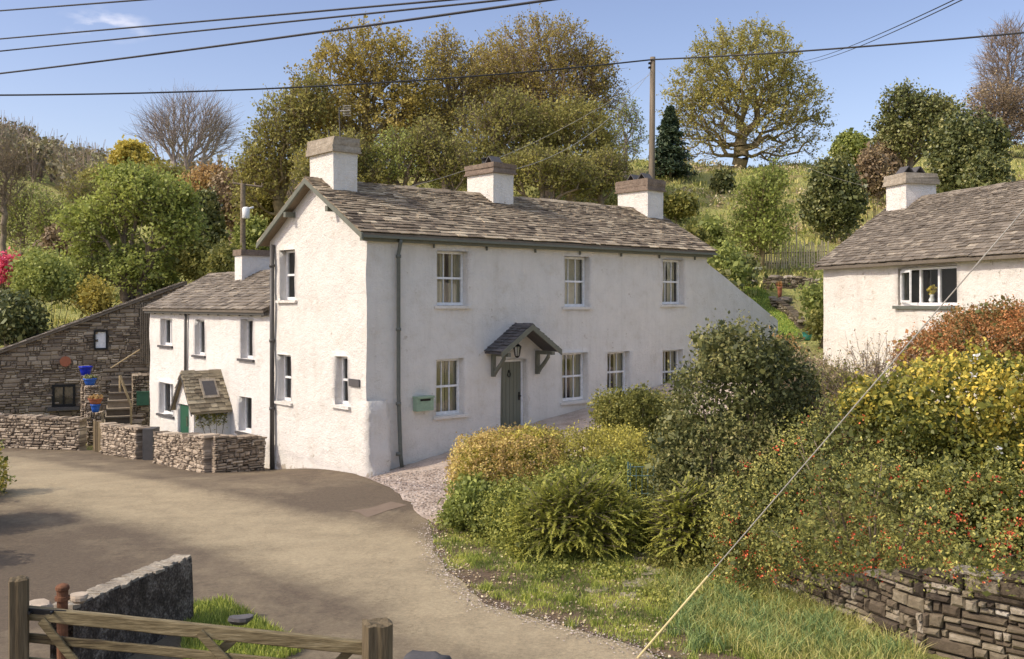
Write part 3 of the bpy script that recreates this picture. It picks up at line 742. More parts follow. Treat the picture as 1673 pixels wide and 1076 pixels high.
def blades(name, pts, h, w, mat, seed, parent=None, lean=.45, rnd=None, **tags):
    r = np.random.RandomState(seed); n = len(pts); a = r.uniform(0, 2*np.pi, n); hh = (h*r.uniform(.5, 1.4, n))[:, None]
    s_ = np.stack([np.cos(a), np.sin(a), 0*a], 1)*w/2; b = r.uniform(0, 2*np.pi, n)
    ln = np.stack([np.cos(b), np.sin(b), 0*b], 1)*(r.uniform(.1, 1, n)*lean)[:, None]*hh; up = np.array([[0, 0, 1.]])*hh
    m_ = pts+ln*.4+up*.6; t = pts+ln*1.3+up*.95
    V = np.stack([pts-s_, pts+s_, m_+s_*.8, m_-s_*.8, t], 1).reshape(-1, 3); k = (np.arange(n)*5)[:, None]
    Fq = np.concatenate([k+[[0, 1, 2, 3]], k+[[3, 2, 4, 4]]], 0)
    F3 = [tuple(f) for f in (k+[[0, 1, 2, 3]]).tolist()]+[tuple(f[:3]) for f in (k+[[3, 2, 4, 4]]).tolist()]
    rn = r.uniform(0, 1, n) if rnd is None else rnd
    return setp(mesh_np(name, V, F3, M[mat], parent, np.concatenate([rn, rn])), **tags)

def scatter(poly, n, r):
    xs = [p[0] for p in poly]; ys = [p[1] for p in poly]; x = r.uniform(min(xs), max(xs), n*3); y = r.uniform(min(ys), max(ys), n*3)
    k = inpoly(x, y, poly); x, y = x[k][:n], y[k][:n]; return np.stack([x, y, ground(x, y)], 1)
# ---------------------------------------------------------------- ground
def terrain():
    def axis(a, b, c, d, fine, coarse, far):
        out = list(np.arange(b, c, fine)); x, s_ = b, fine
        L = []
        while x > a: s_ = min(s_*1.12, coarse); x -= s_; L.append(x)
        Rr = []; x, s_ = c, fine
        while x < d: Rr.append(x); s_ = min(s_*1.06, far); x += s_
        return np.array(L[::-1]+out+Rr)
    X = axis(-260, -22, 16, 300, .28, 9, 9); Y = axis(-60, 8, 42, 400, .28, 6, 6)
    XX, YY = np.meshgrid(X, Y); Z = ground(XX, YY)
    V = np.stack([XX, YY, Z], -1).reshape(-1, 3); nx, ny = len(X), len(Y)
    i, j = np.meshgrid(np.arange(nx-1), np.arange(ny-1)); a = (j*nx+i).ravel()
    return V, np.stack([a, a+1, a+nx+1, a+nx], 1)

def ground_mat():
    m, n, l, b = newmat('hill_grass')
    t1 = noisetex(n, l, .09, 5, .6); t2 = noisetex(n, l, .55, 7, .7); t3 = noisetex(n, l, 6, 5, .7)
    fac = math_(n, l, 'ADD', math_(n, l, 'MULTIPLY', t1.outputs['Fac'], .4), math_(n, l, 'ADD', math_(n, l, 'MULTIPLY', t2.outputs['Fac'], .35), math_(n, l, 'MULTIPLY', t3.outputs['Fac'], .25)))
    r = ramp(n, [(.36, (.26, .19, .1)), (.44, (.33, .28, .12)), (.5, (.36, .36, .12)), (.57, (.42, .41, .14)), (.66, (.52, .45, .22))]); l.new(fac, r.inputs[0])
    l.new(r.outputs[0], b.inputs['Base Color']); b.inputs['Roughness'].default_value = .95; b.inputs['Specular IOR Level'].default_value = .1
    tb = noisetex(n, l, 3.5, 8, .75); bu = n.new('ShaderNodeBump'); bu.inputs['Strength'].default_value = 1; bu.inputs['Distance'].default_value = .25
    l.new(tb.outputs['Fac'], bu.inputs['Height']); l.new(bu.outputs[0], b.inputs['Normal'])
    return m
V_, F_ = terrain()
setp(mesh_np('ground', V_, F_, ground_mat(), smooth=True), kind='structure')

def sheet(name, poly, off, mat, step=.35, wobble=0, attr=None, kind='structure'):
    if wobble:
        q = []
        for (x0, y0), (x1, y1) in zip(poly, poly[1:]+poly[:1]):
            L = math.hypot(x1-x0, y1-y0); k = max(1, int(L/.3))
            for i in range(k):
                x, y = x0+(x1-x0)*i/k, y0+(y1-y0)*i/k; q.append((x+wobble*pnoise(Vector((x*1.9, y*1.9, 1))), y+wobble*pnoise(Vector((x*1.9, y*1.9, 7)))))
        poly = q
    n = len(poly); pts = [Vector(p) for p in poly]; xs = [p[0] for p in poly]; ys = [p[1] for p in poly]
    gx, gy = np.meshgrid(np.arange(min(xs), max(xs), step), np.arange(min(ys), max(ys), step)); gx, gy = gx.ravel()+.013, gy.ravel()+.017
    k = inpoly(gx, gy, poly) & (polydist(gx, gy, list(poly)+[poly[0]]) > step*.3)
    pts += [Vector((a, b)) for a, b in zip(gx[k], gy[k])]
    v, e, f, *_ = geometry.delaunay_2d_cdt(pts, [], [list(range(n))], 1, 1e-5)
    x = np.array([p[0] for p in v]); y = np.array([p[1] for p in v]); V = np.stack([x, y, ground(x, y)+off], 1)
    o = mesh_np(name, V, [list(q) for q in f], mat, smooth=True)
    if attr is not None:
        a = o.data.attributes.new('wear', 'FLOAT', 'POINT'); a.data.foreach_set('value', attr(x, y).astype(np.float32))
    return setp(o, kind=kind)

def asphalt():
    m, n, l, b = newmat('worn_asphalt')
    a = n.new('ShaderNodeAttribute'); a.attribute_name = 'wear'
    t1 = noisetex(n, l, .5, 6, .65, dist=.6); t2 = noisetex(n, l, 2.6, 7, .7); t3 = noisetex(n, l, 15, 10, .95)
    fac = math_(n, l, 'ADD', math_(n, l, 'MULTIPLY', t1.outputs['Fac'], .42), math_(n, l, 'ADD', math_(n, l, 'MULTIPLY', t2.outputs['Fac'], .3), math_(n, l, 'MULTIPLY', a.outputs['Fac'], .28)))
    r = ramp(n, [(.32, (.125, .097, .068)), (.43, (.19, .152, .102)), (.53, (.265, .216, .14)), (.66, (.36, .295, .19))]); l.new(fac, r.inputs[0])
    sp = ramp(n, [(.36, (.6, .58, .57)), (.5, (1, 1, 1)), (.62, (1.4, 1.38, 1.34))])
    vo = n.new('ShaderNodeTexVoronoi'); vo.feature = 'DISTANCE_TO_EDGE'; vo.inputs['Scale'].default_value = .55
    gq = n.new('ShaderNodeNewGeometry'); wq = noisetex(n, l, 1.6, 6, .8); vq = n.new('ShaderNodeVectorMath'); vq.operation = 'MULTIPLY_ADD'; l.new(wq.outputs['Color'], vq.inputs[0]); vq.inputs[1].default_value = (1.3, 1.3, 1.3); l.new(gq.outputs['Position'], vq.inputs[2]); l.new(vq.outputs[0], vo.inputs['Vector'])
    cr = ramp(n, [(.0, (.5, .47, .45)), (.012, (1, 1, 1))]); l.new(vo.outputs['Distance'], cr.inputs[0]); l.new(t3.outputs['Fac'], sp.inputs[0])
    mx = n.new('ShaderNodeMix'); mx.data_type = 'RGBA'; mx.blend_type = 'MULTIPLY'; mx.inputs[0].default_value = .8
    l.new(r.outputs[0], mx.inputs[6]); l.new(sp.outputs[0], mx.inputs[7])
    m3 = n.new('ShaderNodeMix'); m3.data_type = 'RGBA'; m3.blend_type = 'MULTIPLY'; l.new(math_(n, l, 'MULTIPLY', t1.outputs['Fac'], .9), m3.inputs[0]); l.new(mx.outputs[2], m3.inputs[6]); l.new(cr.outputs[0], m3.inputs[7]); l.new(m3.outputs[2], b.inputs['Base Color'])
    b.inputs['Roughness'].default_value = .9; b.inputs['Specular IOR Level'].default_value = .2
    bu = n.new('ShaderNodeBump'); bu.inputs['Strength'].default_value = .7; bu.inputs['Distance'].default_value = .015
    l.new(t3.outputs['Fac'], bu.inputs['Height']); l.new(bu.outputs[0], b.inputs['Normal'])
    return m

CENT = [(-30, 36), (-16, 29.5), (-9.5, 22.5), (-4.5, 18.2), (-1, 15), (1.5, 11), (3.5, 6)]
def wear(x, y):
    d = polydist(x, y, CENT)
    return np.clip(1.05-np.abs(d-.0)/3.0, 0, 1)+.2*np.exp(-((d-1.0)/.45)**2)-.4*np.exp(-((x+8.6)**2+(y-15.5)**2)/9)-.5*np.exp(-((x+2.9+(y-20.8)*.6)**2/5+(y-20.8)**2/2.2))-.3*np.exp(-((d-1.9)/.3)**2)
road = [(-45, 43), (-24, 36.5)]+[G(*p) for p in ((0, 724), (150, 736), (255, 752), (330, 772), (442, 758), (520, 764), (594, 772), (640, 800), (700, 850), (706, 890), (730, 935), (790, 985), (900, 1020), (1050, 1062))]
road += [(1.9, 11.2), (3.6, 7.5), (4.5, 2), (5, -20), (-40, -20), (-45, 20)]
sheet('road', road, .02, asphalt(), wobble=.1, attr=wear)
M['patch'] = nmat('asphalt_patch', [(.32, (.14, .11, .085)), (.5, (.215, .175, .13)), (.65, (.27, .225, .165))], 1.3, .9, scale2=38, bump=.4, bscale=60)
M['patch_red'] = nmat('asphalt_patch_red', [(.3, (.155, .113, .082)), (.6, (.2, .15, .108))], 4, .9, scale2=60)
sheet('road_patch', [G(*p) for p in ((575, 836), (638, 822), (660, 828), (600, 848))], .026, M['patch_red'], wobble=.22)
M['gravel'] = nmat('pink_gravel', [(.3, (.24, .18, .14)), (.5, (.48, .385, .31)), (.7, (.68, .58, .49))], 22, .95, bump=1, bscale=30, scale2=2.2, bdist=.04)
sheet('gravel', [G(*p) for p in ((596, 781), (640, 801), (692, 846), (712, 858), (745, 826), (800, 780))]+[(1.5, 22.5), (6, 26), (8, 29), (5.5, 31.5), (-3.4, 23.9)], .032, M['gravel'], wobble=.12)
# loose chips and verge soil
M['soil'] = nmat('verge_soil', [(.3, (.07, .045, .03)), (.5, (.15, .105, .065)), (.7, (.16, .17, .05))], 5, .95, bump=.8, bscale=25, scale2=1.3, bdist=.03)
verge = [G(*p) for p in ((706, 856), (708, 892), (733, 938), (792, 988), (900, 1022), (1050, 1062), (1100, 1085))]+[(2.6, 11), (4.6, 10.8), (5.0, 11.5), (4.4, 12.6), (3.8, 14), (2.9, 15.4), (2.6, 17)]+[G(*p) for p in ((1000, 900), (860, 880), (760, 850), (735, 838))]
sheet('verge', verge, .03, M['soil'], wobble=.12)
M['lawn'] = nmat('lawn_grass', [(.3, (.10, .16, .025)), (.6, (.16, .25, .04)), (.8, (.24, .31, .07))], 2, .95, bump=.5, bscale=30, scale2=9)
lawn_p = [G(*p) for p in ((1185, 505), (1212, 468), (1245, 470), (1275, 500), (1302, 528), (1312, 553), (1275, 556), (1235, 556))]
sheet('lawn', lawn_p, .04, M['lawn'], wobble=.15)

r_ = np.random.RandomState(11)
ch = scatter([G(*p) for p in ((596, 781), (640, 801), (692, 846), (735, 848), (760, 800), (800, 760))], 2600, r_)
V, Fq = leafquads(ch+[0, 0, .04], np.full(len(ch), .045), r_, np.tile([[0, 0, 1.]], (len(ch), 1)), .9, .75)
M['chip'] = nmat('stone_chips', [(.2, (.2, .15, .12)), (.8, (.6, .52, .45))], 30, .9, rnd=.8)
setp(mesh_np('gravel_chips', V, Fq, M['chip'], rnd=r_.uniform(0, 1, len(ch))), kind='stuff')
edge = verge[:7]; ee = []
for (a, b) in zip(edge[:-1], edge[1:]):
    k = int(300*math.hypot(b[0]-a[0], b[1]-a[1])); t = r_.uniform(0, 1, k); ee.append(np.stack([a[0]+(b[0]-a[0])*t+r_.normal(size=k)*.13-.04, a[1]+(b[1]-a[1])*t+r_.normal(size=k)*.13-.04], 1))
ee = np.concatenate(ee); V, Fq = leafquads(np.column_stack([ee, ground(ee[:, 0], ee[:, 1])+.04]), np.full(len(ee), .024), r_, np.tile([[0, 0, 1.]], (len(ee), 1)), .9, .7)
setp(mesh_np('road_edge_grit', V, Fq, M['chip'], rnd=r_.uniform(0, 1, len(ee))), kind='stuff')

# ---------------------------------------------------------------- the white farmhouse
Tv, Sv = Vector((.7596, .6504)), Vector((-.6504, .7596))
C0 = Vector((-3.546, 23.8))
FR = Plane(C0, Tv, -Sv)                 # long front
GA = Plane(C0, Sv, -Tv)                 # gable towards the road; the low cottage continues it
D, LEN, EX = 5.06, 13.2, 17.2
EAVE, RIDGE = H+1.84, H+3.27
house = thing('farmhouse', 'large whitewashed two storey farmhouse with stone slate roof, three chimneys and sage green door', 'house', (C0.x, C0.y, 0))
fwin_up = [FR.rect(715, 764, 410, 499), FR.rect(922, 963, 419, 501), FR.rect(1083, 1117, 424, 497)]
fwin_lo = [FR.rect(713, 758, 586, 678), FR.rect(919, 960, 576, 655), FR.rect(992, 1029, 574, 643), FR.rect(1083, 1116, 571, 645)]
door_r = list(FR.rect(818, 861, 587, 706)); door_r[2] = .6
gwin = [GA.rect(482, 457, 408, 490), GA.rect(475, 453, 579, 656), GA.rect(568, 547, 582, 662)]
w_ = MB()
wall_grid(w_, FR, 0, LEN, -.8, EAVE, fwin_up+fwin_lo+[tuple(door_r)])
exz = lambda u: (H+1.32)+(u-LEN)*(-1.93/(EX-LEN))
wall_grid(w_, FR, LEN, EX, -.8, exz)
rp = lambda s_: EAVE+(RIDGE-.1-EAVE)*(1-abs(s_-D/2)/(D/2))
wall_grid(w_, GA, 0, D, -.9, rp, gwin)
BK = Plane(C0+Sv*D, Tv, Sv); wall_grid(w_, BK, 0, LEN, -.5, EAVE, step=.8)
GB = Plane(C0+Tv*LEN, Sv, Tv); wall_grid(w_, GB, 0, D, -.5, rp, step=.5)
w_.build('wall', M['white'], house, smooth=True)
for rc in fwin_up: window(house, FR, rc, curtain='blind' if rc is fwin_up[1] else 'curtain')
for rc in fwin_lo: window(house, FR, rc)
for k, rc in enumerate(gwin): window(house, GA, rc, bars=0, setb=.2, curtain=None)
# buttress at the foot of the road corner
u1 = FR.u(637, .15); b_ = MB(); vs = []; fs = []; prof = [(-.62, 'g'), (-.5, 'g'), (-.35, 'g'), (-.2, 'g'), (-.08, 'g'), (.0, 'c')]+[(x, 'f') for x in (.12, .26, .4, .52, .62, .7, .76, .8, .84, .9)]
zz_ = [-.85+.16*k for k in range(18)]; sst = lambda t: max(0, min(1, t))**2*(3-2*max(0, min(1, t)))
for z in zz_:
    for (x, kd) in prof:
        rag = .07*pnoise(Vector((x*4, z*1.5, 3)))
        top = 1.93+rag*1.2-.0*x; bt = sst((top-z)/.10)*(1+.25*max(0, (1-z)/2))
        if kd == 'f': o = (.25+rag*.6)*bt*sst((u1+.06+rag-x)/.16)-.012; p = FR.pt(x, z, o)
        elif kd == 'g': o = .085*bt*sst((x+.62)/.5)-.012; p = GA.pt(-x, z, o)
        else: o = .25*bt-.005; p = FR.pt(-.085*bt, z, o)
        vs.append(wob(p, .014, 2.5))
np_ = len(prof)
for r0 in range(len(zz_)-1):
    for c0 in range(np_-1): fs.append((r0*np_+c0, r0*np_+c0+1, (r0+1)*np_+c0+1, (r0+1)*np_+c0))
b_.add(vs, fs); b_.build('buttress', M['white'], house, smooth=True)
# roof
rf = MB(); OV = .22; sl = (RIDGE-EAVE)/(D/2)
gF = Vector((Sv.x, Sv.y, sl)); gB = Vector((-Sv.x, -Sv.y, sl)); e3 = Vector((Tv.x, Tv.y, 0)); SLN = (D/2+OV)*math.sqrt(1+sl*sl)
of = Vector((C0.x, C0.y, EAVE))-e3*.28-Vector((Sv.x, Sv.y, sl))*OV
ob = Vector((*(C0+Sv*D), EAVE))-e3*.28+Vector((Sv.x, Sv.y, -sl))*OV
slates(rf, of, e3, gF, LEN+.5, SLN, w=.3, exp0=.18, exp1=.09, th=.02, jag=.024)
slates(rf, ob, e3, gB, LEN+.5, SLN, w=.5, exp0=.3, exp1=.2)
RA = Vector((*(C0+Sv*D/2), RIDGE+.0))-e3*.3; RB = RA+e3*(LEN+.55)
ridge_tiles(rf, RA, RB, (Sv.x, Sv.y, 0), sl)
# sealed underside boards
q = lambda t, s_, z: Vector((*(C0+Tv*t+Sv*s_), z))
for (s0, s1, z0, z1) in ((-OV, D/2, EAVE-sl*OV, RIDGE), (D/2, D+OV, RIDGE, EAVE-sl*OV)):
    rf.hexa([q(-.22, s0, z0-.10), q(LEN+.16, s0, z0-.10), q(LEN+.16, s1, z1-.10), q(-.22, s1, z1-.10), q(-.22, s0, z0-.02), q(LEN+.16, s0, z0-.02), q(LEN+.16, s1, z1-.02), q(-.22, s1, z1-.02)], .4)
rf.build('roof', M['slate'], house)
bg = MB()
for (s0, s1, z0, z1) in ((-OV-.05, D/2, EAVE-sl*OV-.03, RIDGE), (D/2, D+OV+.05, RIDGE, EAVE-sl*OV-.03)):
    bg.hexa([q(-.31, s0, z0-.14), q(-.25, s0, z0-.14), q(-.25, s1, z1-.14), q(-.31, s1, z1-.14), q(-.31, s0, z0-.0), q(-.25, s0, z0-.0), q(-.25, s1, z1-.0), q(-.31, s1, z1-.0)])
bg.build('bargeboard', M['sage'], house)
for s_ in (D*.28, D*.72):
    pu = MB(); zz = rp(s_)-.12; pu.hexa([q(-.3, s_-.06, zz-.14), q(.1, s_-.06, zz-.14), q(.1, s_+.06, zz-.14), q(-.3, s_+.06, zz-.14), q(-.3, s_-.06, zz), q(.1, s_-.06, zz), q(.1, s_+.06, zz), q(-.3, s_+.06, zz)]); pu.build('purlin_end', M['sage'], house)
gu = MB(); gz0 = EAVE-sl*OV-.1
FR.box(gu, -.25, LEN+.18, gz0-.03, gz0+.03, OV-.03, OV+.06); FR.box(gu, -.2, LEN+.1, gz0-.1, gz0+.02, .02, OV-.06)
gu.build('gutter', M['sage'], house)
for k in range(7): gi = MB(); u = 2+k*1.75; FR.box(gi, u-.02, u+.02, gz0-.2, gz0-.1, .015, .06); gi.build('gutter_bracket', M['pipe'], house)
dp = MB(); u = FR.u(650, .1); zb = gz(*FR.pt(u, 0, .1).xy)
dp.tube([FR.pt(u, gz0, OV), FR.pt(u, gz0-.12, OV), FR.pt(u+.02, gz0-.38, .1), FR.pt(u+.02, 2.0, .1), FR.pt(u+.07, .45, .12), FR.pt(u+.09, zb, .16)], [.05]*6, 10)
for z in (gz0-.45, 3.6, 1.75, .5): dp.tube([FR.pt(u+.02, z-.04, .1), FR.pt(u+.02, z+.04, .1)], .068, 10)
dp.build('downpipe', M['pipe'], house, smooth=True)
dp = MB(); s_ = GA.u(445.5, .08)
dp.tube([GA.pt(s_, EAVE-.2, .1), GA.pt(s_, -.5, .1)], .062, 10)
for z in (5.3, 3.2, 1.3): dp.tube([GA.pt(s_, z-.04, .1), GA.pt(s_, z+.04, .1)], .08, 10)
dp.build('downpipe', M['pipe_dk'], house, smooth=True)

def chimney_geo(tc0, tc1, hw, zt, capz, zb, parent, capmat, cowls, cen=None, Tvx=Tv, Svx=Sv, wallm='white'):
    cen = cen if cen is not None else C0+Sv*D/2
    q = lambda t, w, z: Vector((*(cen+Tvx*t+Svx*w), z))
    cs = MB(); n = 5
    def ring(t0, t1, w, z): return [wob(q(t0, -w, z), .012, 2), wob(q(t1, -w, z), .012, 2), wob(q(t1, w, z), .012, 2), wob(q(t0, w, z), .012, 2)]
    for k in range(n):
        za, zc = zb+(capz-zb)*k/n, zb+(capz-zb)*(k+1)/n; cs.hexa(ring(tc0, tc1, hw, za)+ring(tc0, tc1, hw, zc))
    st = cs.build('chimney', M[wallm], parent)
    cp = MB(); o = .055; k = 0; z = capz
    while z < zt-.02:
        z2 = min(zt, z+R(.09, .16)); oo = o+R(-.012, .02)-.04*(z-capz); a, b, c = tc0-oo, tc1+oo, hw+oo
        n1 = max(2, int((b-a)/.35))
        cp.hexa([wob(v, .02, 5) for v in (q(a, -c, z), q(b, -c, z), q(b, c, z), q(a, c, z))]+[wob(v, .03, 5) for v in (q(a, -c, z2), q(b, -c, z2), q(b, c, z2), q(a, c, z2))], R(0, 1)); z = z2-.003
    cp.hexa([q(tc0-.08, -hw-.08, capz-.03), q(tc1+.08, -hw-.08, capz-.03), q(tc1+.08, hw+.08, capz-.03), q(tc0-.08, hw+.08, capz-.03), q(tc0-.08, -hw-.08, capz+.02), q(tc1+.08, -hw-.08, capz+.02), q(tc1+.08, hw+.08, capz+.02), q(tc0-.08, hw+.08, capz+.02)])
    cp.build('capping', M[capmat], st)
    tm = (tc0+tc1)/2
    for kind, w in cowls:
        cw = MB()
        if kind == 'slate':
            for sg in (1, -1):
                a = [q(tm-.2, w+sg*.2, zt-.01), q(tm+.2, w+sg*.2, zt-.01), q(tm+.2, w+sg*.235, zt-.01), q(tm-.2, w+sg*.235, zt-.01), q(tm-.2, w-.012*sg, zt+.24), q(tm+.2, w-.012*sg, zt+.24), q(tm+.2, w+.022*sg, zt+.25), q(tm-.2, w+.022*sg, zt+.25)]
                cw.hexa(a)
            cw.build('cowl', M['slate_dk'], st)
        else:
            cw.lathe(q(tm, w, zt-.02), [(.12, 0), (.13, .05), (.1, .08), (.11, .22), (.13, .24), (.12, .27)], 12); cw.build('chimney_pot', M['black'], st, smooth=True)
    return st
def solve_ch(pl, pc, pr):
    # near corner, far corner and right edge of a stack centred on the ridge
    g = C0+Sv*D/2; a = np.zeros((2, 2)); b = np.zeros(2)
    for i, (px, sg) in enumerate(((pl, 1), (pc, -1))):
        p = (px-CX)/F; a[i] = [Tv.x-p*Tv.y, (Sv.x-p*Sv.y)*sg]; b[i] = p*g.y-g.x
    t0, h = np.linalg.solve(a, b); p = (pr-CX)/F; t1 = (p*(g.y-Sv.y*h)-(g.x-Sv.x*h))/(Tv.x-p*Tv.y)
    return t0, t1, h, (g+Tv*t0-Sv*h).y
for (a, b, c, yt, yc, cm, cw) in ((506, 545, 584, 222, 245, 'cap', []), (764, 806, 839, 264, 280, 'cap_red', [('pot', .25), ('slate', -.15)]), (1009.5, 1058, 1083.5, 291, 309, 'cap_red', [('slate', .28), ('slate', -.22)])):
    t0, t1, h, yy = solve_ch(a, b, c)
    zt = H+(CY-yt)/F*yy; zc = H+(CY-yc)/F*yy
    chimney_geo(t0, t1, h, zt, zc, RIDGE-.75, house, cm, cw)
# porch hood over the front door
hood = thing('porch_hood', '', '', (0, 0, 0)); bpy.data.objects.remove(hood)
uc = FR.u(841); hw_ = 1.06; za, zf = H-(529-CY)/F*26.9, H-(574-CY)/F*26.3; dd = .74
hd = MB()
for sg in (-1, 1):
    O = FR.pt(uc+sg*hw_, zf, 0); g = Vector((*( -FR.U*sg*hw_), za-zf)); e = Vector((*FR.N, 0))
    slates(hd, O, e, g, dd, g.length, w=.24, exp0=.14, exp1=.11, th=.018, jag=.015)
    hd.hexa([FR.pt(uc+sg*hw_, zf-.05, 0), FR.pt(uc+sg*hw_, zf-.05, dd-.03), FR.pt(uc, za-.05, dd-.03), FR.pt(uc, za-.05, 0), FR.pt(uc+sg*hw_, zf-.01, 0), FR.pt(uc+sg*hw_, zf-.01, dd-.03), FR.pt(uc, za-.01, dd-.03), FR.pt(uc, za-.01, 0)])
ridge_tiles(hd, FR.pt(uc, za, 0), FR.pt(uc, za, dd+.02), (FR.U.x, FR.U.y, 0), (za-zf)/hw_, w=.1, seg=.4, th=.025)
ho = hd.build('porch_roof', M['slate_dk'], house)
hb = MB()
for sg in (-1, 1):
    hb.hexa([FR.pt(uc+sg*(hw_+.02), zf-.13, dd-.025), FR.pt(uc, za-.15, dd-.025), FR.pt(uc, za-.15, dd+.02), FR.pt(uc+sg*(hw_+.02), zf-.13, dd+.02),
             FR.pt(uc+sg*(hw_+.02), zf+.02, dd-.025), FR.pt(uc, za+.0, dd-.025), FR.pt(uc, za+.0, dd+.02), FR.pt(uc+sg*(hw_+.02), zf+.02, dd+.02)])
hb.build('bargeboard', M['sage'], ho)
for sg in (-1, 1):
    br = MB(); ub = uc+sg*.80
    FR.box(br, ub-.05, ub+.05, zf-.68, zf-.03, .004, .1)
    FR.box(br, ub-.05, ub+.05, zf-.12, zf-.02, .1, dd-.03)
    pts = [(.1, zf-.6), (.2, zf-.48), (.36, zf-.33), (.52, zf-.14)]
    for (o0, z0), (o1, z1) in zip(pts[:-1], pts[1:]):
        br.hexa([FR.pt(ub-.04, z0-.06, o0), FR.pt(ub+.04, z0-.06, o0), FR.pt(ub+.04, z1-.06, o1), FR.pt(ub-.04, z1-.06, o1), FR.pt(ub-.04, z0+.05, o0), FR.pt(ub+.04, z0+.05, o0), FR.pt(ub+.04, z1+.05, o1), FR.pt(ub-.04, z1+.05, o1)])
    br.build('bracket', M['sage'], ho)
ln = MB(); lc = FR.pt(FR.u(845, .2), zf+.0, .2)
lt = thing('wall_lantern', 'black iron lantern hanging under the porch hood above the sage green door', 'lantern', lc)
ln.tube([FR.pt(FR.u(845, .2), zf+.22, 0), FR.pt(FR.u(845, .2), zf+.26, .1), lc+Vector((0, 0, .2))], .012, 6)
ln.lathe(lc+Vector((0, 0, .12)), [(.02, .1), (.05, .06), (.125, 0)][::-1], 8)
ln.lathe(lc+Vector((0, 0, -.19)), [(.03, 0), (.06, .03), (.065, .05)], 8)
for k in range(8):
    a = k*math.pi/4; ln.tube([lc+Vector((.06*math.cos(a), .06*math.sin(a), -.15)), lc+Vector((.11*math.cos(a), .11*math.sin(a), .125))], .008, 4)
ln.build('lantern_frame', M['black'], lt)
lg = MB(); lg.lathe(lc+Vector((0, 0, -.14)), [(.05, 0), (.1, .26)], 8); lg.build('lantern_glass', M['glass'], lt)
# front door
dm = MB(); u0, u1, z0, z1 = door_r; so = .2
FR.box(dm, u0+.07, u1-.07, z0+.1, z1-.07, -so-.06, -so)
npl = 6
for k in range(npl):
    a = u0+.075+(u1-u0-.15)*k/npl; FR.box(dm, a+.006, a+(u1-u0-.15)/npl-.006, z0+.11, z1-.075, -so, -so+.012)
do = dm.build('door', M['door'], house)
fm = MB(); FR.box(fm, u0+.003, u0+.07, z0, z1-.003, -so-.08, -so+.03); FR.box(fm, u1-.07, u1-.003, z0, z1-.003, -so-.08, -so+.03); FR.box(fm, u0+.07, u1-.07, z1-.07, z1-.003, -so-.08, -so+.03)
fm.build('door_frame', M['frame'], do)
fd = MB(); FR.box(fd, u0, u1, z0-.1, z0+.1, -.3, .12); fd.build('doorstep', M['cap'], do)
kn = MB(); cu = (u0+u1)/2-.03
kn.tube([FR.pt(cu+.05*math.cos(a), z1-.42+.07*math.sin(a), -so+.03) for a in [k*math.pi/8 for k in range(17)]], .012, 6, cap=False); FR.box(kn, cu-.02, cu+.02, z1-.37, z1-.3, -so+.01, -so+.05)
kn.build('knocker', M['black'], do)
hn = MB(); FR.box(hn, u1-.16, u1-.11, z0+.95, z0+1.18, -so+.01, -so+.03); hn.tube([FR.pt(u1-.135, z0+1.07, -so+.02), FR.pt(u1-.135, z0+1.07, -so+.08)], .025, 8); hn.build('handle', M['black'], do)
# name plaque, boxes
pq = MB(); GA.box(pq, *GA.rect(589, 572, 619, 631), .02, .05); pqo = pq.build('name_plaque', M['slate_dk'], house)
bx = MB(); u0, u1, z0, z1 = FR.rect(674, 701, 646, 670); FR.box(bx, u0, u1, z0, z1-.05, .02, .2); FR.box(bx, u0-.015, u1+.015, z1-.05, z1, .02, .23); FR.box(bx, u0+.12, u1-.12, z1-.1, z1-.075, .2, .206)
t = thing('letter_box', 'pale green metal letter box fixed to the white front wall by the downpipe', 'letter box', FR.pt(u0, z0, .02))
bx.build('box_body', M['green_box'], t)
fl_ = MB(); FR.box(fl_, u0+.1, u1-.1, z1-.12, z1-.07, .2, .21); fl_.build('slot', M['black'], t)
# hanging thin cable at the cottage join
cb = MB(); cb.tube([GA.pt(4.82, 5.9, .06), GA.pt(4.78, 3.4, .05), GA.pt(4.8, 2, .07), GA.pt(4.84, .6, .05)], .012, 5); cb.build('wall_cable', M['pipe_dk'], house)
# TV aerial on the near chimney
ae = thing('television_aerial', 'thin metal television aerial rising behind the nearest chimney', 'aerial', P(556, 240, 26.4))
am = MB(); am.tube([P(556, 240, 26.4), P(554, 175, 26.4)], .018, 6); am.tube([P(538, 238, 26.4), P(537, 212, 26.4)], .012, 5)
am.build('mast', M['pipe_dk'], ae)
am = MB(); a, b = P(560, 172, 26.4), P(573, 188, 26.4)
for k in range(7): z = a.z-(a.z-b.z)*k/6; am.tube([Vector((a.x, a.y, z)), Vector((b.x, b.y+.05, z))], .009, 4)
am.tube([P(554, 181, 26.4), P(572, 180, 26.4)], .014, 5); am.build('aerial_head', M['wire_pale'], ae)

# ---------------------------------------------------------------- the lower cottage
S1 = GA.u(245)
CZ = 4.17; CR = 5.32; CD = 2.25
cot = thing('cottage', 'low whitewashed cottage with slate roof and gabled porch joined to the farmhouse gable', 'house', GA.pt(9, -.6))
cw_up = [GA.rect(281, 262, 520, 564), GA.rect(334, 318, 522, 580), GA.rect(413, 393, 521, 586)]
cw_lo = [GA.rect(283, 260, 625, 677), GA.rect(411, 390, 648, 706)]
m_ = MB(); wall_grid(m_, GA, D+.02, S1, -1, CZ, cw_up+cw_lo, amp=.014)
LE = Plane(C0+Sv*S1, Tv, Sv); wall_grid(m_, LE, 0, 2*CD, -1, lambda u: CZ+(CR-.1-CZ)*(1-abs(u-CD)/CD), step=.4)
BK2 = Plane(C0+Sv*D+Tv*2*CD, Sv, Tv); wall_grid(m_, BK2, 0, S1-D, -1, CZ, step=.8)
m_.build('wall', M['white_cot'], cot, smooth=True)
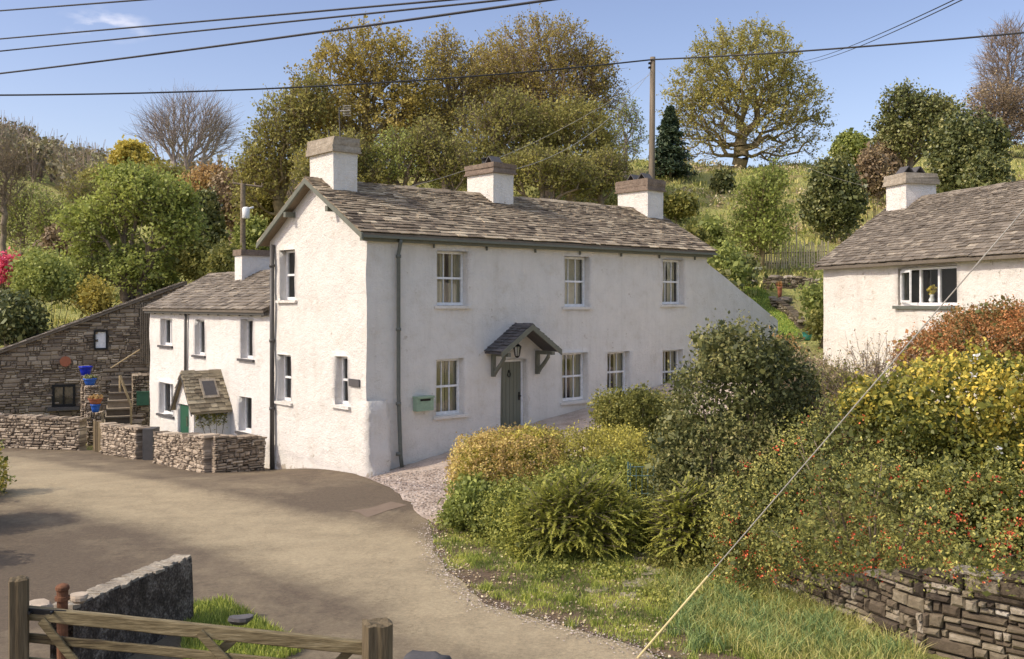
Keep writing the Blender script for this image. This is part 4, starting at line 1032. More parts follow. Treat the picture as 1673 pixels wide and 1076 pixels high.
for k, rc in enumerate(cw_up+cw_lo): window(cot, GA, rc, bars=0, split=False, setb=.16 if k in (0, 1, 3) else .2, lights=2 if k in (0, 3) else 1, curtain=None, sillmat='slate_dk', fw=.06)
rf = MB(); s2 = (CR-CZ)/CD; ov = .22; e3s = Vector((Sv.x, Sv.y, 0))
O = Vector((*(C0+Sv*(D-.0)-Tv*ov), CZ-s2*ov)); slates(rf, O, e3s, Vector((Tv.x, Tv.y, s2)), S1-D+.15, (CD+ov)*math.sqrt(1+s2*s2), w=.34, exp0=.22, exp1=.12)
O = Vector((*(C0+Sv*D+Tv*(2*CD+ov)), CZ-s2*ov)); slates(rf, O, e3s, Vector((-Tv.x, -Tv.y, s2)), S1-D+.15, (CD+ov)*math.sqrt(1+s2*s2), w=.5, exp0=.3, exp1=.2)
ridge_tiles(rf, Vector((*(C0+Sv*D+Tv*CD), CR)), Vector((*(C0+Sv*(S1+.15)+Tv*CD), CR)), (Tv.x, Tv.y, 0), s2)
q = lambda s_, t, z: Vector((*(C0+Sv*s_+Tv*t), z))
for (t0, t1, z0, z1) in ((-ov, CD, CZ-s2*ov, CR), (CD, 2*CD+ov, CR, CZ-s2*ov)):
    rf.hexa([q(D+.01, t0, z0-.08), q(S1+.1, t0, z0-.08), q(S1+.1, t1, z1-.08), q(D+.01, t1, z1-.08), q(D+.01, t0, z0-.01), q(S1+.1, t0, z0-.01), q(S1+.1, t1, z1-.01), q(D+.01, t1, z1-.01)], .3)
rf.build('roof', M['slate_r'], cot)
gm = MB(); GA.box(gm, D+.05, S1+.05, CZ-.27, CZ-.19, .06, .18)
for k in range(12): u = D+.4+k*.75; GA.box(gm, u, u+.05, CZ-.3, CZ-.2, .014, .06)
gm.build('gutter', M['pipe_dk'], cot)
dm = MB(); u = GA.u(302.5, .08); dm.tube([GA.pt(u, CZ-.2, .07), GA.pt(u, 1.6, .07)], .05, 8); dm.build('downpipe', M['pipe_dk'], cot, smooth=True)
cm = MB()
def stack(s0, s1, t0, t1, zb, zc, zt, parent, capm):
    cs = MB(); cs.hexa([q(s0, t0, zb), q(s0, t1, zb), q(s1, t1, zb), q(s1, t0, zb), q(s0, t0, zc), q(s0, t1, zc), q(s1, t1, zc), q(s1, t0, zc)]); c = cs.build('chimney', M['white_cot'], parent)
    k = MB(); o = .05; k.hexa([q(s0-o, t0-o, zc), q(s0-o, t1+o, zc), q(s1+o, t1+o, zc), q(s1+o, t0-o, zc), q(s0-o, t0-o, zt), q(s0-o, t1+o, zt), q(s1+o, t1+o, zt), q(s1+o, t0-o, zt)]); k.build('capping', M[capm], c)
stack(10.3, 10.85, 1.6, 2.95, 4.8, 5.85, 6.05, cot, 'cap_red')
# cottage porch
ps0, ps1, pd = D+2.62, D+3.95, 1.15; pzc = 1.22; pza = 2.15; pm = (ps0+ps1)/2
po = MB()
PF = Plane(C0-Tv*pd, Sv, -Tv); PR = Plane(C0+Sv*ps0-Tv*pd, Tv, -Sv); PL = Plane(C0+Sv*ps1-Tv*pd, Tv, Sv)
du0, du1 = sorted((PF.u(308), PF.u(291))); dz1 = PF.z(300, 648)
wall_grid(po, PF, ps0, ps1, -1, lambda u: pzc+(pza-.08-pzc)*(1-abs(u-pm)/((ps1-ps0)/2)), [(max(du0, ps0+.1), min(du1, ps1-.12), -.9, min(dz1, pzc-.02))], reveal=.1, amp=.008)
wall_grid(po, PR, 0, pd, -1, pzc, amp=.008); wall_grid(po, PL, 0, pd, -1, pzc, amp=.008)
pw = po.build('porch_wall', M['white_cot'], cot, smooth=True)
dd_ = MB(); PF.box(dd_, max(du0, ps0+.1)+.03, min(du1, ps1-.12)-.03, -.9, min(dz1, pzc-.02)-.03, -.1, -.06); d_o = dd_.build('door', M['green_dk'], cot)
dd_ = MB(); PF.box(dd_, du0+.16, du0+.3, .55, .85, -.06, -.05); dd_.build('pane', M['glass'], d_o)
pr = MB(); hw = (ps1-ps0)/2+.14; rise = (pza-pzc)/((ps1-ps0)/2)
for sg in (-1, 1):
    O = Vector((*(C0+Sv*(pm+sg*hw)-Tv*(pd+.12)), pza-rise*hw)); g = Vector((*(-Sv*sg*hw), rise*hw))
    slates(pr, O, Vector((Tv.x, Tv.y, 0)), g, pd+.12, g.length, w=.22, exp0=.14, exp1=.1, th=.02)
    a = [q(pm+sg*hw, -pd-.1, pza-rise*hw-.06), q(pm+sg*hw, 0, pza-rise*hw-.06), q(pm, 0, pza-.06), q(pm, -pd-.1, pza-.06)]
    pr.hexa(a+[v+Vector((0, 0, .05)) for v in a])
ridge_tiles(pr, q(pm, -pd-.12, pza), q(pm, 0, pza), (Sv.x, Sv.y, 0), rise, w=.13, seg=.4, th=.05)
pro = pr.build('porch_roof', M['slate_moss'], cot)
sk = MB(); nrm = Vector((*(-Sv*rise), 1)).normalized()
def sp(t, f, h): return q(pm, -pd, pza)+Vector((*(Tv*t), 0))+Vector((*(-Sv*hw), -rise*hw))*f+nrm*h
sk.hexa([sp(.35, .2, 0), sp(.85, .2, 0), sp(.85, .68, 0), sp(.35, .68, 0), sp(.35, .2, .07), sp(.85, .2, .07), sp(.85, .68, .07), sp(.35, .68, .07)]); so_ = sk.build('skylight', M['cap'], pro)
sk = MB(); sk.add([sp(.41, .26, .074), sp(.79, .26, .074), sp(.79, .62, .074), sp(.41, .62, .074)], [(0, 1, 2, 3)]); sk.build('pane', M['slate_dk'], so_)
bgm = MB()
for sg in (-1, 1):
    a = [q(pm+sg*hw, -pd-.14, pza-rise*hw-.1), q(pm, -pd-.14, pza-.1), q(pm, -pd-.11, pza-.1), q(pm+sg*hw, -pd-.11, pza-rise*hw-.1)]
    bgm.hexa(a+[v+Vector((0, 0, .11)) for v in a])
bgm.build('bargeboard', M['pipe_dk'], pro)
iv = np.array([[*PR.pt(R(.05, 1.05), pzc-.05-abs(random.gauss(0, .25)), .03)] for _ in range(900)])
V, Fq = leafquads(iv, np.full(len(iv), .06), rng, None, .8); ivt = thing('climbing_plant', 'sparse climbing plant trailing over the side wall of the cottage porch', 'plant', PR.pt(.5, -.6, .05))
mesh_np('foliage', V, Fq, M['l_olive'], ivt, rng.uniform(0, 1, len(iv)))
vs = MB()
for k in range(4): vs.tube([PR.pt(.2+.25*k, -.6, .03), PR.pt(.4+.15*k, .2, .03), PR.pt(.1+.3*k, 1.0, .03)], .008, 4)
vs.build('stem', M['bark'], ivt)

# ---------------------------------------------------------------- barn
A_, B_ = Vector((P(0, 0, 36.5).x, 36.5)), Vector((P(245, 0, 38.5).x, 38.5)); Ub = (B_-A_).normalized(); Nb = Vector((Ub.y, -Ub.x))
BA = Plane(A_, Ub, Nb); barn = thing('barn', 'dark rubble stone barn with long sloping slate roof left of the cottage', 'barn', BA.pt(2, -.7))
ua, ub_ = BA.u(-120), BA.u(306); zfun = lambda u: BA.z(0, 575)+(BA.z(306, 461)-BA.z(0, 575))*(u/ub_)
bh = [BA.rect(85, 123, 628, 664), BA.rect(153, 176, 539, 571)]
bm = MB(); stone_face(bm, BA, ua, ub_, -1.2, zfun, hw=.34, hh=.11, depth=.2, holes=bh)
wo = bm.build('wall', M['stone_barn'], barn)
cm = MB(); cm.add([BA.pt(ua, -1.2, -.06), BA.pt(ub_, -1.2, -.06), BA.pt(ub_, zfun(ub_), -.06), BA.pt(ua, zfun(ua), -.06)], [(0, 1, 2, 3)])
d8 = 11
for u in (ua, ub_): cm.add([BA.pt(u, -1.2, -.06), BA.pt(u, -1.2, -d8), BA.pt(u, zfun(u)-.05, -d8), BA.pt(u, zfun(u)-.05, -.06)], [(0, 1, 2, 3)])
cm.build('mortar', M['mortar2'], barn)
rf = MB(); z0, z1 = zfun(ua), zfun(ub_); ev = Vector((*(-Nb), 0)); gv = Vector((*(Ub*(ub_-ua)), z1-z0))
slates(rf, BA.pt(ua, z0+.05, .15), ev, gv, d8, gv.length, w=.4, exp0=.26, exp1=.22)
a = [BA.pt(ua, z0-.05, .12), BA.pt(ub_, z1-.05, .12), BA.pt(ub_, z1-.05, -d8), BA.pt(ua, z0-.05, -d8)]; rf.hexa(a+[v+Vector((0, 0, .09)) for v in a], .5)
rf.build('roof', M['slate_r'], barn)
u0, u1, z0, z1 = bh[0]; wm = MB()
for (a, b, c, d) in ((u0, u1, z0, z0+.09), (u0, u1, z1-.09, z1), (u0, u0+.09, z0+.09, z1-.09), (u1-.09, u1, z0+.09, z1-.09), ((u0+u1)/2-.03, (u0+u1)/2+.03, z0+.09, z1-.09)): BA.box(wm, a, b, c, d, -.1, .02)
wo = wm.build('window', M['black'], barn); wm = MB(); wm.add([BA.pt(u0, z0, -.055), BA.pt(u1, z0, -.055), BA.pt(u1, z1, -.055), BA.pt(u0, z1, -.055)], [(0, 1, 2, 3)]); wm.build('pane', M['glass'], wo)
wm = MB(); BA.box(wm, u0-.15, u1+.15, z0-.14, z0-.01, -.1, .12); wm.build('sill', M['slate_dk'], wo)
u0, u1, z0, z1 = bh[1]; wm = MB()
for (a, b, c, d) in ((u0, u1, z0, z0+.07), (u0, u1, z1-.07, z1), (u0, u0+.07, z0+.07, z1-.07), (u1-.07, u1, z0+.07, z1-.07)): BA.box(wm, a, b, c, d, -.1, .05)
wo = wm.build('window', M['black'], barn); wm = MB(); BA.box(wm, u0+.07, u1-.07, z0+.07, z1-.07, -.08, -.02); wm.build('blind', M['frame'], wo)
pm_ = MB(); u0, u1 = BA.u(228), BA.u(244)
for k in range(5): a = u0+(u1-u0)*k/5; BA.box(pm_, a+.01, a+(u1-u0)/5-.01, 1.85, zfun(u0)-.15, .05, .09)
pm_.build('door', M['pole'], barn)
rd = MB(); rc_ = BA.pt(BA.u(107), BA.z(107, 590), .04); n3 = Vector((*Nb, 0)); rd.tube([rc_, rc_+n3*.05], .2, 12); rdo = rd.build('wall_disc', M['terra'], origin=rc_, label='round terracotta disc hanging on the dark barn wall', cat='ornament')
# stone steps with side walls
stp = thing('stone_steps', 'flight of dark stone steps rising to the barn door between low side walls', 'steps', BA.pt(BA.u(190), -.7, 1.2))
sm = MB(); us0, us1 = BA.u(168, 2.0), BA.u(212, 1.2)
nst = 8
for k in range(nst):
    z = -.75+k*.27; o1 = 2.5-k*.3; xa = us0+.04*k; xb = us1+.10*k
    BA.box(sm, xa, xb, -1, z+.2, .05, o1, R(0, 1)); BA.box(sm, xa, xb, z+.2, z+.255, .05, o1+.05, R(.5, 1))
sm.build('tread', M['slate_r'], stp)
SW = Plane(BA.pt(BA.u(214, 2.6), 0, 2.6).xy, (-Nb+Ub*.25), (-Ub+(-Nb)*.25))
swm = MB(); zs = lambda u: -.2+min(u, 1.6)*1.05
stone_face(swm, SW, 0, 2.4, -1, zs, hw=.28, hh=.1, two=.4)
swm.build('side_wall', M['stone'], stp)
# end block beside the cottage with green box
EB = Plane(BA.pt(BA.u(216, 2.3), 0, 2.3).xy, Ub, Nb); um = EB.u(244); ebm = MB(); ztop = EB.z(230, 612)
stone_face(ebm, EB, 0, um, -1, ztop, hw=.26, hh=.1, two=1.2); ebm.build('end_wall', M['stone_barn'], stp)
for (pa, pb, lab, k) in (((196, 613, 2.5), (214, 662, 2.6), 'pale wooden handrail on the sunny side wall of the stone steps', 0), ((181, 601, .35), (228, 571, .3), 'thin wooden handrail fixed along the barn wall above the steps', 1)):
    qa, qb = [BA.pt(BA.u(x, o), BA.z(x, y, o), o) for (x, y, o) in (pa, pb)]
    rm = MB(); rm.tube([qa, qb], .045 if k == 0 else .03, 6)
    if k: 
        for v in (qa, qb): rm.tube([v, v-n3*.3], .015, 5)
    else: rm.tube([qb, qb-Vector((0, 0, 1.0))], .04, 6); rm.tube([qa, qa-Vector((0, 0, .6))], .04, 6)
    rm.build('handrail', M['rail'], origin=qb, label=lab, cat='handrail')
u0, u1 = EB.u(223), EB.u(243); gx_ = MB(); zt_, zb_ = EB.z(233, 640), EB.z(233, 661)
EB.box(gx_, u0, u1, zb_, zt_, .06, .2)
t = thing('post_box', 'bright green metal box fixed to the stone block by the steps', 'box', EB.pt(u0, zb_, .06)); gx_.build('box_body', M['green_box2'], t)
gx_ = MB(); EB.box(gx_, u0-.02, u1+.02, zt_, zt_+.03, .06, .24); gx_.build('lid', M['green_box2'], t)
# stepped planter pier and pots
PI = lambda px, py, Y: P(px, py, Y)
YP = 34.4
def pier(px0, px1, pyt, pyb, Y, dy):
    a, b = P(px0, pyt, Y), P(px1, pyb, Y); pl = Plane((a.x, a.y), (1, .25), (.25, -1)); m = MB(); stone_face(m, pl, 0, b.x-a.x, -1, a.z, hw=.2, hh=.09, two=dy); return m
pt_ = thing('planter_pier', 'stepped stone pier carrying flower pots at the foot of the barn steps', 'pier', P(148, 690, YP))
mm = MB()
for (x0, x1, yt, dY) in ((131, 156, 614, .9), (137, 160, 630, .45), (141, 165, 673, 0)):
    m2 = pier(x0, x1, yt, 690, YP+dY, .5); mm.add(m2.v, m2.f); mm.r = (mm.r[:-len(m2.f)]+m2.r)
mm.build('pier_stone', M['stone'], pt_)
def pot(px, py, Y, wpx, hpx, mat, plant, label, name='flower_pot', leaf=.09):
    c = P(px, py, Y); rr = wpx*Y/F/2; hh = hpx*Y/F
    t = thing(name, label, 'pot', c, None)
    m = MB(); m.lathe(c, [(rr*.68, 0), (rr*.85, hh*.5), (rr, hh*.86), (rr*1.08, hh*.88), (rr*1.08, hh), (rr*.9, hh), (rr*.85, hh*.85)], 18); m.build('pot_body', M[mat], t, smooth=True)
    if plant:
        r = np.random.RandomState(int(px)); n = 160; C = np.array(c)+np.array([0, 0, hh+.05])+rdir(n, r)*np.array([rr*1.1, rr*1.1, hh*.45])*r.uniform(.2, 1, n)[:, None]; C[:, 2] = np.maximum(C[:, 2], c.z+hh*.9)
        V, Fq = leafquads(C, np.full(n, leaf), r, None, .6); mesh_np('plant', V, Fq, M[plant], t, r.uniform(0, 1, n))
    return t
pot(140, 613, YP+.8, 20, 15, 'blue', None, 'deep blue glazed pot on the top of the stepped pier')
pot(147, 629, YP+.35, 20, 11, 'blue2', 'l_dark', 'blue bowl planter on the middle step of the pier')
pot(156, 673, YP-.1, 15, 13, 'blue2', None, 'small blue pot under the terracotta one on the pier')
pot(156, 659.5, YP-.1, 22, 9, 'terra', 'l_russet', 'terracotta bowl of red plants standing on the small blue pot')

# ---------------------------------------------------------------- low road walls
def lowwall(label, pts, tops, th=.42, mat='stone', name='dry_stone_wall', hw=.24, hh=.085, zb=None, group='low dry stone walls along the lane'):
    c = Vector((*pts[0], gz(*pts[0]))); t = thing(name, label, 'wall', c, group); m = MB(); cp = MB()
    for (a, b, ta, tb) in zip(pts[:-1], pts[1:], tops[:-1], tops[1:]):
        a, b = Vector(a), Vector(b); d = (b-a); L = d.length; d.normalize(); n = Vector((d.y, -d.x)); pl = Plane(a+n*th/2, d, n)
        zt = lambda u: ta+(tb-ta)*u/L+.03*pnoise(Vector((u*1.3, ta, 3)))
        stone_face(m, pl, 0, L, lambda u: min(gz(*pl.pt(u, 0).xy), gz(*pl.pt(u, 0, -th).xy))-.12, zt, hw=hw, hh=hh, two=th)
        u = 0
        while u < L:   # rough cope stones set on edge
            w = R(.1, .26); h = R(.03, .09); zz = zt(u)-.015; q = [pl.pt(u+R(0, .02), zz, .03-R(0, .04)), pl.pt(u+w, zz, .03-R(0, .04)), pl.pt(u+w, zz, -th), pl.pt(u+R(0, .02), zz, -th-.02)]
            cp.hexa(q+[v+Vector((R(-.02, .02), R(-.02, .02), h+R(-.02, .02))) for v in q], min(1, max(0, random.gauss(.5, .2)))); u += w+.01
    m.build('stonework', M[mat], t); cp.build('coping', M[mat], t)
    return t
def wp(px, py): return G(px, py)
def top_at(p, px, py): return H-(py-CY)/F*p[1]
p0, p1 = wp(-60, 722), wp(136, 736); lowwall('long dry stone wall in front of the barn left of the small gate', [p0, (P(-10, 0, 34.2).x, 34.2), p1], [top_at(p0, 0, 676), top_at((0, 34.2), 0, 679), top_at(p1, 0, 684)])
p0, p1 = wp(174, 741), wp(232, 751); lowwall('short dry stone wall between the small gate and the cottage path opening', [p0, p1], [top_at(p0, 0, 694), top_at(p1, 0, 700)])
p0, p1, p2 = wp(262, 757), wp(345, 773), GA.pt(4.95, 0, .3).xy
lowwall('dry stone wall curving round in front of the cottage porch to the farmhouse corner', [p0, p1, (p2.x, p2.y)], [top_at(p0, 0, 708), top_at(p1, 0, 713), H-(716-CY)/F*27.3])
for (px, py, yt, lab) in ((240, 752, 700, 'grey slate slab gatepost at the end of the short wall'),):
    p = wp(px, py); m = MB(); z0 = gz(*p); m.box(p[0]-.1, p[0]+.22, p[1]-.1, p[1]+.5, z0-.1, top_at(p, 0, yt), .2); m.build('stone_gatepost', M['slate_dk'], origin=(p[0], p[1], z0), label=lab, cat='gatepost')
# small plank gate
p = wp(153, 738); q2 = wp(169, 740); t = thing('garden_gate', 'small brown plank gate in the gap of the long low wall', 'gate', (p[0], p[1], gz(*p))); gp = Plane(p, (q2[0]-p[0], q2[1]-p[1]), (q2[1]-p[1], -(q2[0]-p[0]))); L = math.hypot(q2[0]-p[0], q2[1]-p[1]); zt = top_at(p, 0, 687); z0 = gz(*p)
m = MB()
for k in range(4): gp.box(m, L*k/4+.008, L*(k+1)/4-.008, z0+.03, zt, 0, .03, R(0, 1))
m.build('board', M['wood_v'], t)
for z in (z0+.2, zt-.25): m = MB(); gp.box(m, 0, L, z, z+.09, -.03, -.001); m.build('cross_rail', M['wood_v'], t)

# ---------------------------------------------------------------- the right-hand cottage
RO = Vector((P(1345, 0, 30).x, 30)); RU, RN = Vector((.2535, -.967)).normalized(), Vector((-.967, -.2535)).normalized()
RP = Plane(RO, RU, RN); RH = H+1.27; RRZ = H+3.18; RD = 2.65; RL = 12.5
rc = thing('white_cottage', 'single storey whitewashed cottage with grey slate roof behind the shrubs at the right', 'house', (RO.x, RO.y, 1.9))
rw = [RP.rect(1467, 1563, 436, 499)]
m = MB(); wall_grid(m, RP, 0, RL, .8, RH, rw, amp=.022)
RG = Plane(RO, -RN, -RU); fz = lambda u: RH+(RRZ-.1-RH)*(1-abs(u-RD)/RD); wall_grid(m, RG, 0, 2*RD, .8, fz, step=.4)
RG2 = Plane(RO+RU*RL, -RN, RU); wall_grid(m, RG2, 0, 2*RD, .8, fz, step=.4); RBk = Plane(RO-RN*2*RD, RU, -RN); wall_grid(m, RBk, 0, RL, .8, RH, step=.8)
m.build('wall', M['white_old'], rc, smooth=True)
u0, u1, z0, z1 = rw[0]
window(rc, RP, rw[0], bars=0, split=False, setb=.1, lights=3, fw=.06, curtain=None, sill=False)
sm = MB(); RP.box(sm, u0-.12, u1+.05, z0-.09, z0-.005, -.1, .09); sm.build('sill', M['pipe'], rc)
cz = MB(); wc = (u1-u0)/3; hp = Plane(RP.pt(u0+.05, 0, -.08).xy, RU*math.cos(.3)+RN*math.sin(.3), RN*math.cos(.3)-RU*math.sin(.3))
for (a, b, c, d) in ((0, wc-.03, z0+.08, z0+.14), (0, wc-.03, z1-.12, z1-.06), (0, .05, z0+.14, z1-.12), (wc-.08, wc-.03, z0+.14, z1-.12)): hp.box(cz, a, b, c, d, 0, .04)
cz.build('casement', M['frame'], rc)
rf = MB(); s3 = (RRZ-RH)/RD; ov = .25
for sg in (1, -1):
    O2 = RO-RU*.15+(RN*ov if sg == 1 else -RN*(2*RD+ov)); slates(rf, (O2.x, O2.y, RH-s3*ov+.03), (RU.x, RU.y, 0), (-RN.x*sg, -RN.y*sg, s3), RL+.3, (RD+ov)*math.sqrt(1+s3*s3), w=.26 if sg == 1 else .5, exp0=.15 if sg == 1 else .3, exp1=.09 if sg == 1 else .2, th=.018)
    a0, a1 = RO-RU*.12+(RN*ov if sg == 1 else -RN*(2*RD+ov)), RO-RU*.12-RN*RD; b0, b1 = a0+RU*(RL+.2), a1+RU*(RL+.2)
    rf.hexa([(*a0, RH-s3*ov-.07), (*b0, RH-s3*ov-.07), (*b1, RRZ-.07), (*a1, RRZ-.07), (*a0, RH-s3*ov), (*b0, RH-s3*ov), (*b1, RRZ-.0), (*a1, RRZ-.0)], .3)
ra = RO-RN*RD-RU*.15; rb = RO-RN*RD+RU*(RL+.15); ridge_tiles(rf, (*ra, RRZ+.02), (*rb, RRZ+.02), (RN.x, RN.y, 0), s3, w=.15)
rf.build('roof', M['slate_r'], rc)
chimney_geo(.12, 1.1, .52, H+(CY-285)/F*30, H+(CY-301)/F*30, RRZ-.9, rc, 'cap', [('slate', .2), ('slate', -.2)], cen=RO-RN*RD, Tvx=RU, Svx=-RN, wallm='white_old')
vp = RP.pt(RP.u(1523, -.22), z0+.07, -.22); t = thing('flower_vase', 'white vase of yellow flowers standing in the window of the right hand cottage', 'vase', vp)
m = MB(); m.lathe(vp, [(.06, 0), (.09, .08), (.05, .18), (.07, .22)], 12); m.build('vase_body', M['frame'], t, smooth=True)
r = np.random.RandomState(4); C = np.array(vp)+[0, 0, .34]+rdir(120, r)*.13*r.uniform(.5, 1, 120)[:, None]; V, Fq = leafquads(C, np.full(120, .07), r, None, .8); mesh_np('blossom', V, Fq, M['l_yellow'], t, r.uniform(0, 1, 120))

# ---------------------------------------------------------------- retaining wall
t = thing('retaining_wall', 'old rough stone retaining wall under the red flowered shrubs at the lower right', 'wall', (*WALLP[3], 0)); m = MB(); core = MB()
for i, (a, b) in enumerate(zip(WALLP[1:-1], WALLP[2:])):
    a, b = Vector(a), Vector(b); d = b-a; L = d.length; d.normalize(); n = Vector((d.y, -d.x)); pl = Plane(a, d, n)
    ta_, tb_ = [max(.12, min(1.2, .22+(14.4-p.y)*.3)) for p in (a, b)]
    top = lambda u: ta_+(tb_-ta_)*u/L+.07*pnoise(Vector((u*1.5, i, 0)))
    stone_face(m, pl, 0, L, -.1, top, hw=.34, hh=.115, depth=.3, out=.02)
    core.add([pl.pt(0, -.1, -.08), pl.pt(L, -.1, -.08), pl.pt(L, top(L)-.05, -.08), pl.pt(0, top(0)-.05, -.08), pl.pt(0, top(0)-.05, -.35), pl.pt(L, top(L)-.05, -.35)], [(0, 1, 2, 3), (3, 2, 5, 4)])
m.build('stonework', M['stone_wet'], t); core.build('core', M['mortar'], t)
# broken steps by the garden gate
t = thing('garden_steps', 'rough mossy stone steps climbing the bank to the small blue green gate', 'steps', (*G(1050, 950), 0)); m = MB()
for (px, py, w) in ((1045, 962, .5), (1066, 940, .4), (1062, 915, .5), (1054, 888, .4), (1048, 860, .4)):
    m = MB(); x, y = G(px, py); z = gz(x, y); a = R(-.2, .1); c, s_ = math.cos(a), math.sin(a)
    f = lambda u, v, zz: (x+u*c-v*s_+R(-.03, .03), y+u*s_+v*c+R(-.03, .03), zz)
    m.hexa([f(-w/2, -.12, z-.1), f(w/2, -.12, z-.1), f(w/2, .3, z-.1), f(-w/2, .3, z-.1), f(-w/2, -.12, z+.05), f(w/2, -.12, z+.06), f(w/2, .3, z+.07), f(-w/2, .3, z+.06)], R(.3, .8)); m.build('tread', M['stone_moss'], t)
for (px, py, w, lab) in ((975, 968, .4, 'flat pale kerb stone lying in the grass verge left of the steps'), (1025, 978, .34, 'flat mossy stone lying in the verge just below the steps'), (1010, 992, .18, 'small rounded pale stone in the verge below the flat stones'), (1195, 962, .22, 'block of fallen stone at the foot of the dark shrub')):
    x, y = G(px, py); z = gz(x, y); m = MB(); k = [(-w/2, -.09), (w*.1, -.13), (w/2, -.07), (w*.45, .1), (0, .13), (-w*.45, .08)]
    vs = [(x+a, y+b, z-.05) for a, b in k]+[(x+a*.85+R(-.04, .04), y+b*.85, z+.055+R(-.02, .02)) for a, b in k]; m.add(vs, [(6, 7, 8, 9, 10, 11)]+[(i, (i+1) % 6, (i+1) % 6+6, i+6) for i in range(6)], .7)
    m.build('flat_stone', M['stone_moss'], origin=(x, y, z), label=lab, cat='stone')
# iron garden gate
x, y = P(1030, 0, 17.6).x, 17.6; z = gz(x, y); t = thing('iron_gate', 'small rusty blue green iron gate half hidden between hedge and dark evergreen', 'gate', (x, y, z))
m = MB(); zt = H-(757-CY)/F*17.6; W2 = .42
for k in range(5): m.tube([(x+W2*k/4, y, z+.05), (x+W2*k/4, y, zt-(0 if k in (0, 4) else .06))], .014 if k in (0, 4) else .008, 6)
for zz in (z+.15, (z+zt)/2, zt-.22, zt-.06): m.tube([(x, y, zz), (x+W2, y, zz)], .01, 6)
m.build('gate_bars', M['teal_iron'], t)
m = MB(); m.tube([(x-.04, y, z-.1), (x-.04, y, zt+.03)], .018, 6); m.build('gate_post', M['teal_iron'], t)

# ---------------------------------------------------------------- foreground gate and wall
def plank(m, a, b, w, th, n=14, r=.5, seed=0):
    a, b = Vector(a), Vector(b); d = (b-a).normalized(); up = Vector((0, 0, 1)); s_ = d.cross(up).normalized(); up = s_.cross(d)
    rg = []
    for k in range(n+1):
        c = a+(b-a)*k/n; j = .006*pnoise(Vector((k*.7, seed, 0))); ww = w/2+.006*pnoise(Vector((k*.9, seed, 5)))
        rg.append([c+up*(-ww+.008)+s_*(th/2)+up*j, c+up*(ww-.008)+s_*(th/2)+up*j, c+up*ww+s_*(th/2-.008)+up*j, c+up*ww-s_*(th/2-.008)+up*j, c+up*(ww-.008)-s_*(th/2)+up*j, c+up*(-ww+.008)-s_*(th/2)+up*j, c-up*ww-s_*(th/2-.008)+up*j, c-up*ww+s_*(th/2-.008)+up*j])
    vs = sum(rg, []); fs = [tuple(range(8))[::-1], tuple(n*8+i for i in range(8))]
    for k in range(n):
        for i in range(8): fs.append((k*8+i, k*8+(i+1) % 8, (k+1)*8+(i+1) % 8, (k+1)*8+i))
    m.add(vs, fs, r)
ga, gb = P(38, 1000, 9.15), P(600, 1058, 9.0)
gt = thing('field_gate', 'weathered wooden five bar field gate across the bottom left corner', 'gate', (ga.x, ga.y, 0))
dz = lambda k: Vector((0, 0, -k))
m = MB(); plank(m, ga, gb, .12, .075, seed=1); m.build('top_rail', M['wood'], gt)
for k, (o, w) in enumerate(((.235, .085), (.46, .085), (.68, .085), (.88, .085))):
    m = MB(); plank(m, P(44, 1000, 9.15)+dz(o), P(598, 1058, 9.0)+dz(o*.93), w, .035, seed=k+3, r=R(.3, .7)); m.build('rail', M['wood'], gt)
def gpt(f, o, dy): v = ga.lerp(gb, f)+dz(o); return Vector((v.x, v.y+dy, v.z))
for (f0, o0, f1, o1, sd) in ((.06, .04, .30, .9, -.045), (.62, .03, .36, .9, .05), (.52, .0, .72, .6, -.05), (.95, .05, .72, .9, .05)):
    m = MB(); plank(m, gpt(f0, o0, sd), gpt(f1, o1, sd), .085, .03, seed=int(f0*50)); m.build('brace', M['wood'], gt)
m = MB(); plank(m, ga+Vector((0, -.05, .03)), ga+Vector((.42, -.045, .01)), .05, .008, 4); 
for k in (.1, .3): m.tube([ga+Vector((k, -.1, .02)), ga+Vector((k, -.03, .02))], .015, 6)
m.build('hinge', M['black'], gt)
def post(px, pyt, Y, rad, label, sq=True, k=12, mat='wood_v', zb=0):
    c = P(px, pyt, Y); m = MB(); n = 10; ns = 16; vs = []; fs = []
    for i in range(n+1):
        z = zb+(c.z-zb)*i/n
        for a in range(ns):
            t = 2*math.pi*a/ns+.4; rr = rad*(1/max(abs(math.cos(t-.4)), abs(math.sin(t-.4)))**.6 if sq else 1)*(1+.06*pnoise(Vector((math.cos(t)*2, math.sin(t)*2, z*.8+px)))-(.12 if a in (5, 11) else 0))
            zz = z+(.03*pnoise(Vector((a*.9, px, 1))) if i == n else 0); vs.append((c.x+rr*math.cos(t), Y+rr*math.sin(t), zz))
    for i in range(n):
        for a in range(ns): fs.append((i*ns+a, i*ns+(a+1) % ns, (i+1)*ns+(a+1) % ns, (i+1)*ns+a))
    b = n*ns; vs2 = [(c.x+(v[0]-c.x)*.7, Y+(v[1]-Y)*.7, v[2]+.015+R(-.01, .01)) for v in vs[b:]]; vs += vs2
    for a in range(ns): fs.append((b+a, b+(a+1) % ns, b+ns+(a+1) % ns, b+ns+a))
    vs.append((c.x, Y, c.z+.0)); 
    for a in range(ns): fs.append((b+ns+a, b+ns+(a+1) % ns, len(vs)-1))
    m.add(vs, fs); return m.build('gatepost', M[mat], origin=(c.x, Y, zb), label=label, cat='gatepost', smooth=False)
post(31, 946, 9.1, .085, 'weathered wooden gatepost at the hinge end of the field gate')
post(617, 1017, 8.9, .13, 'thick split old wooden gatepost at the latch end of the field gate')
x = P(102, 0, 10.35).x; zt = P(102, 955, 10.35).z; m = MB()
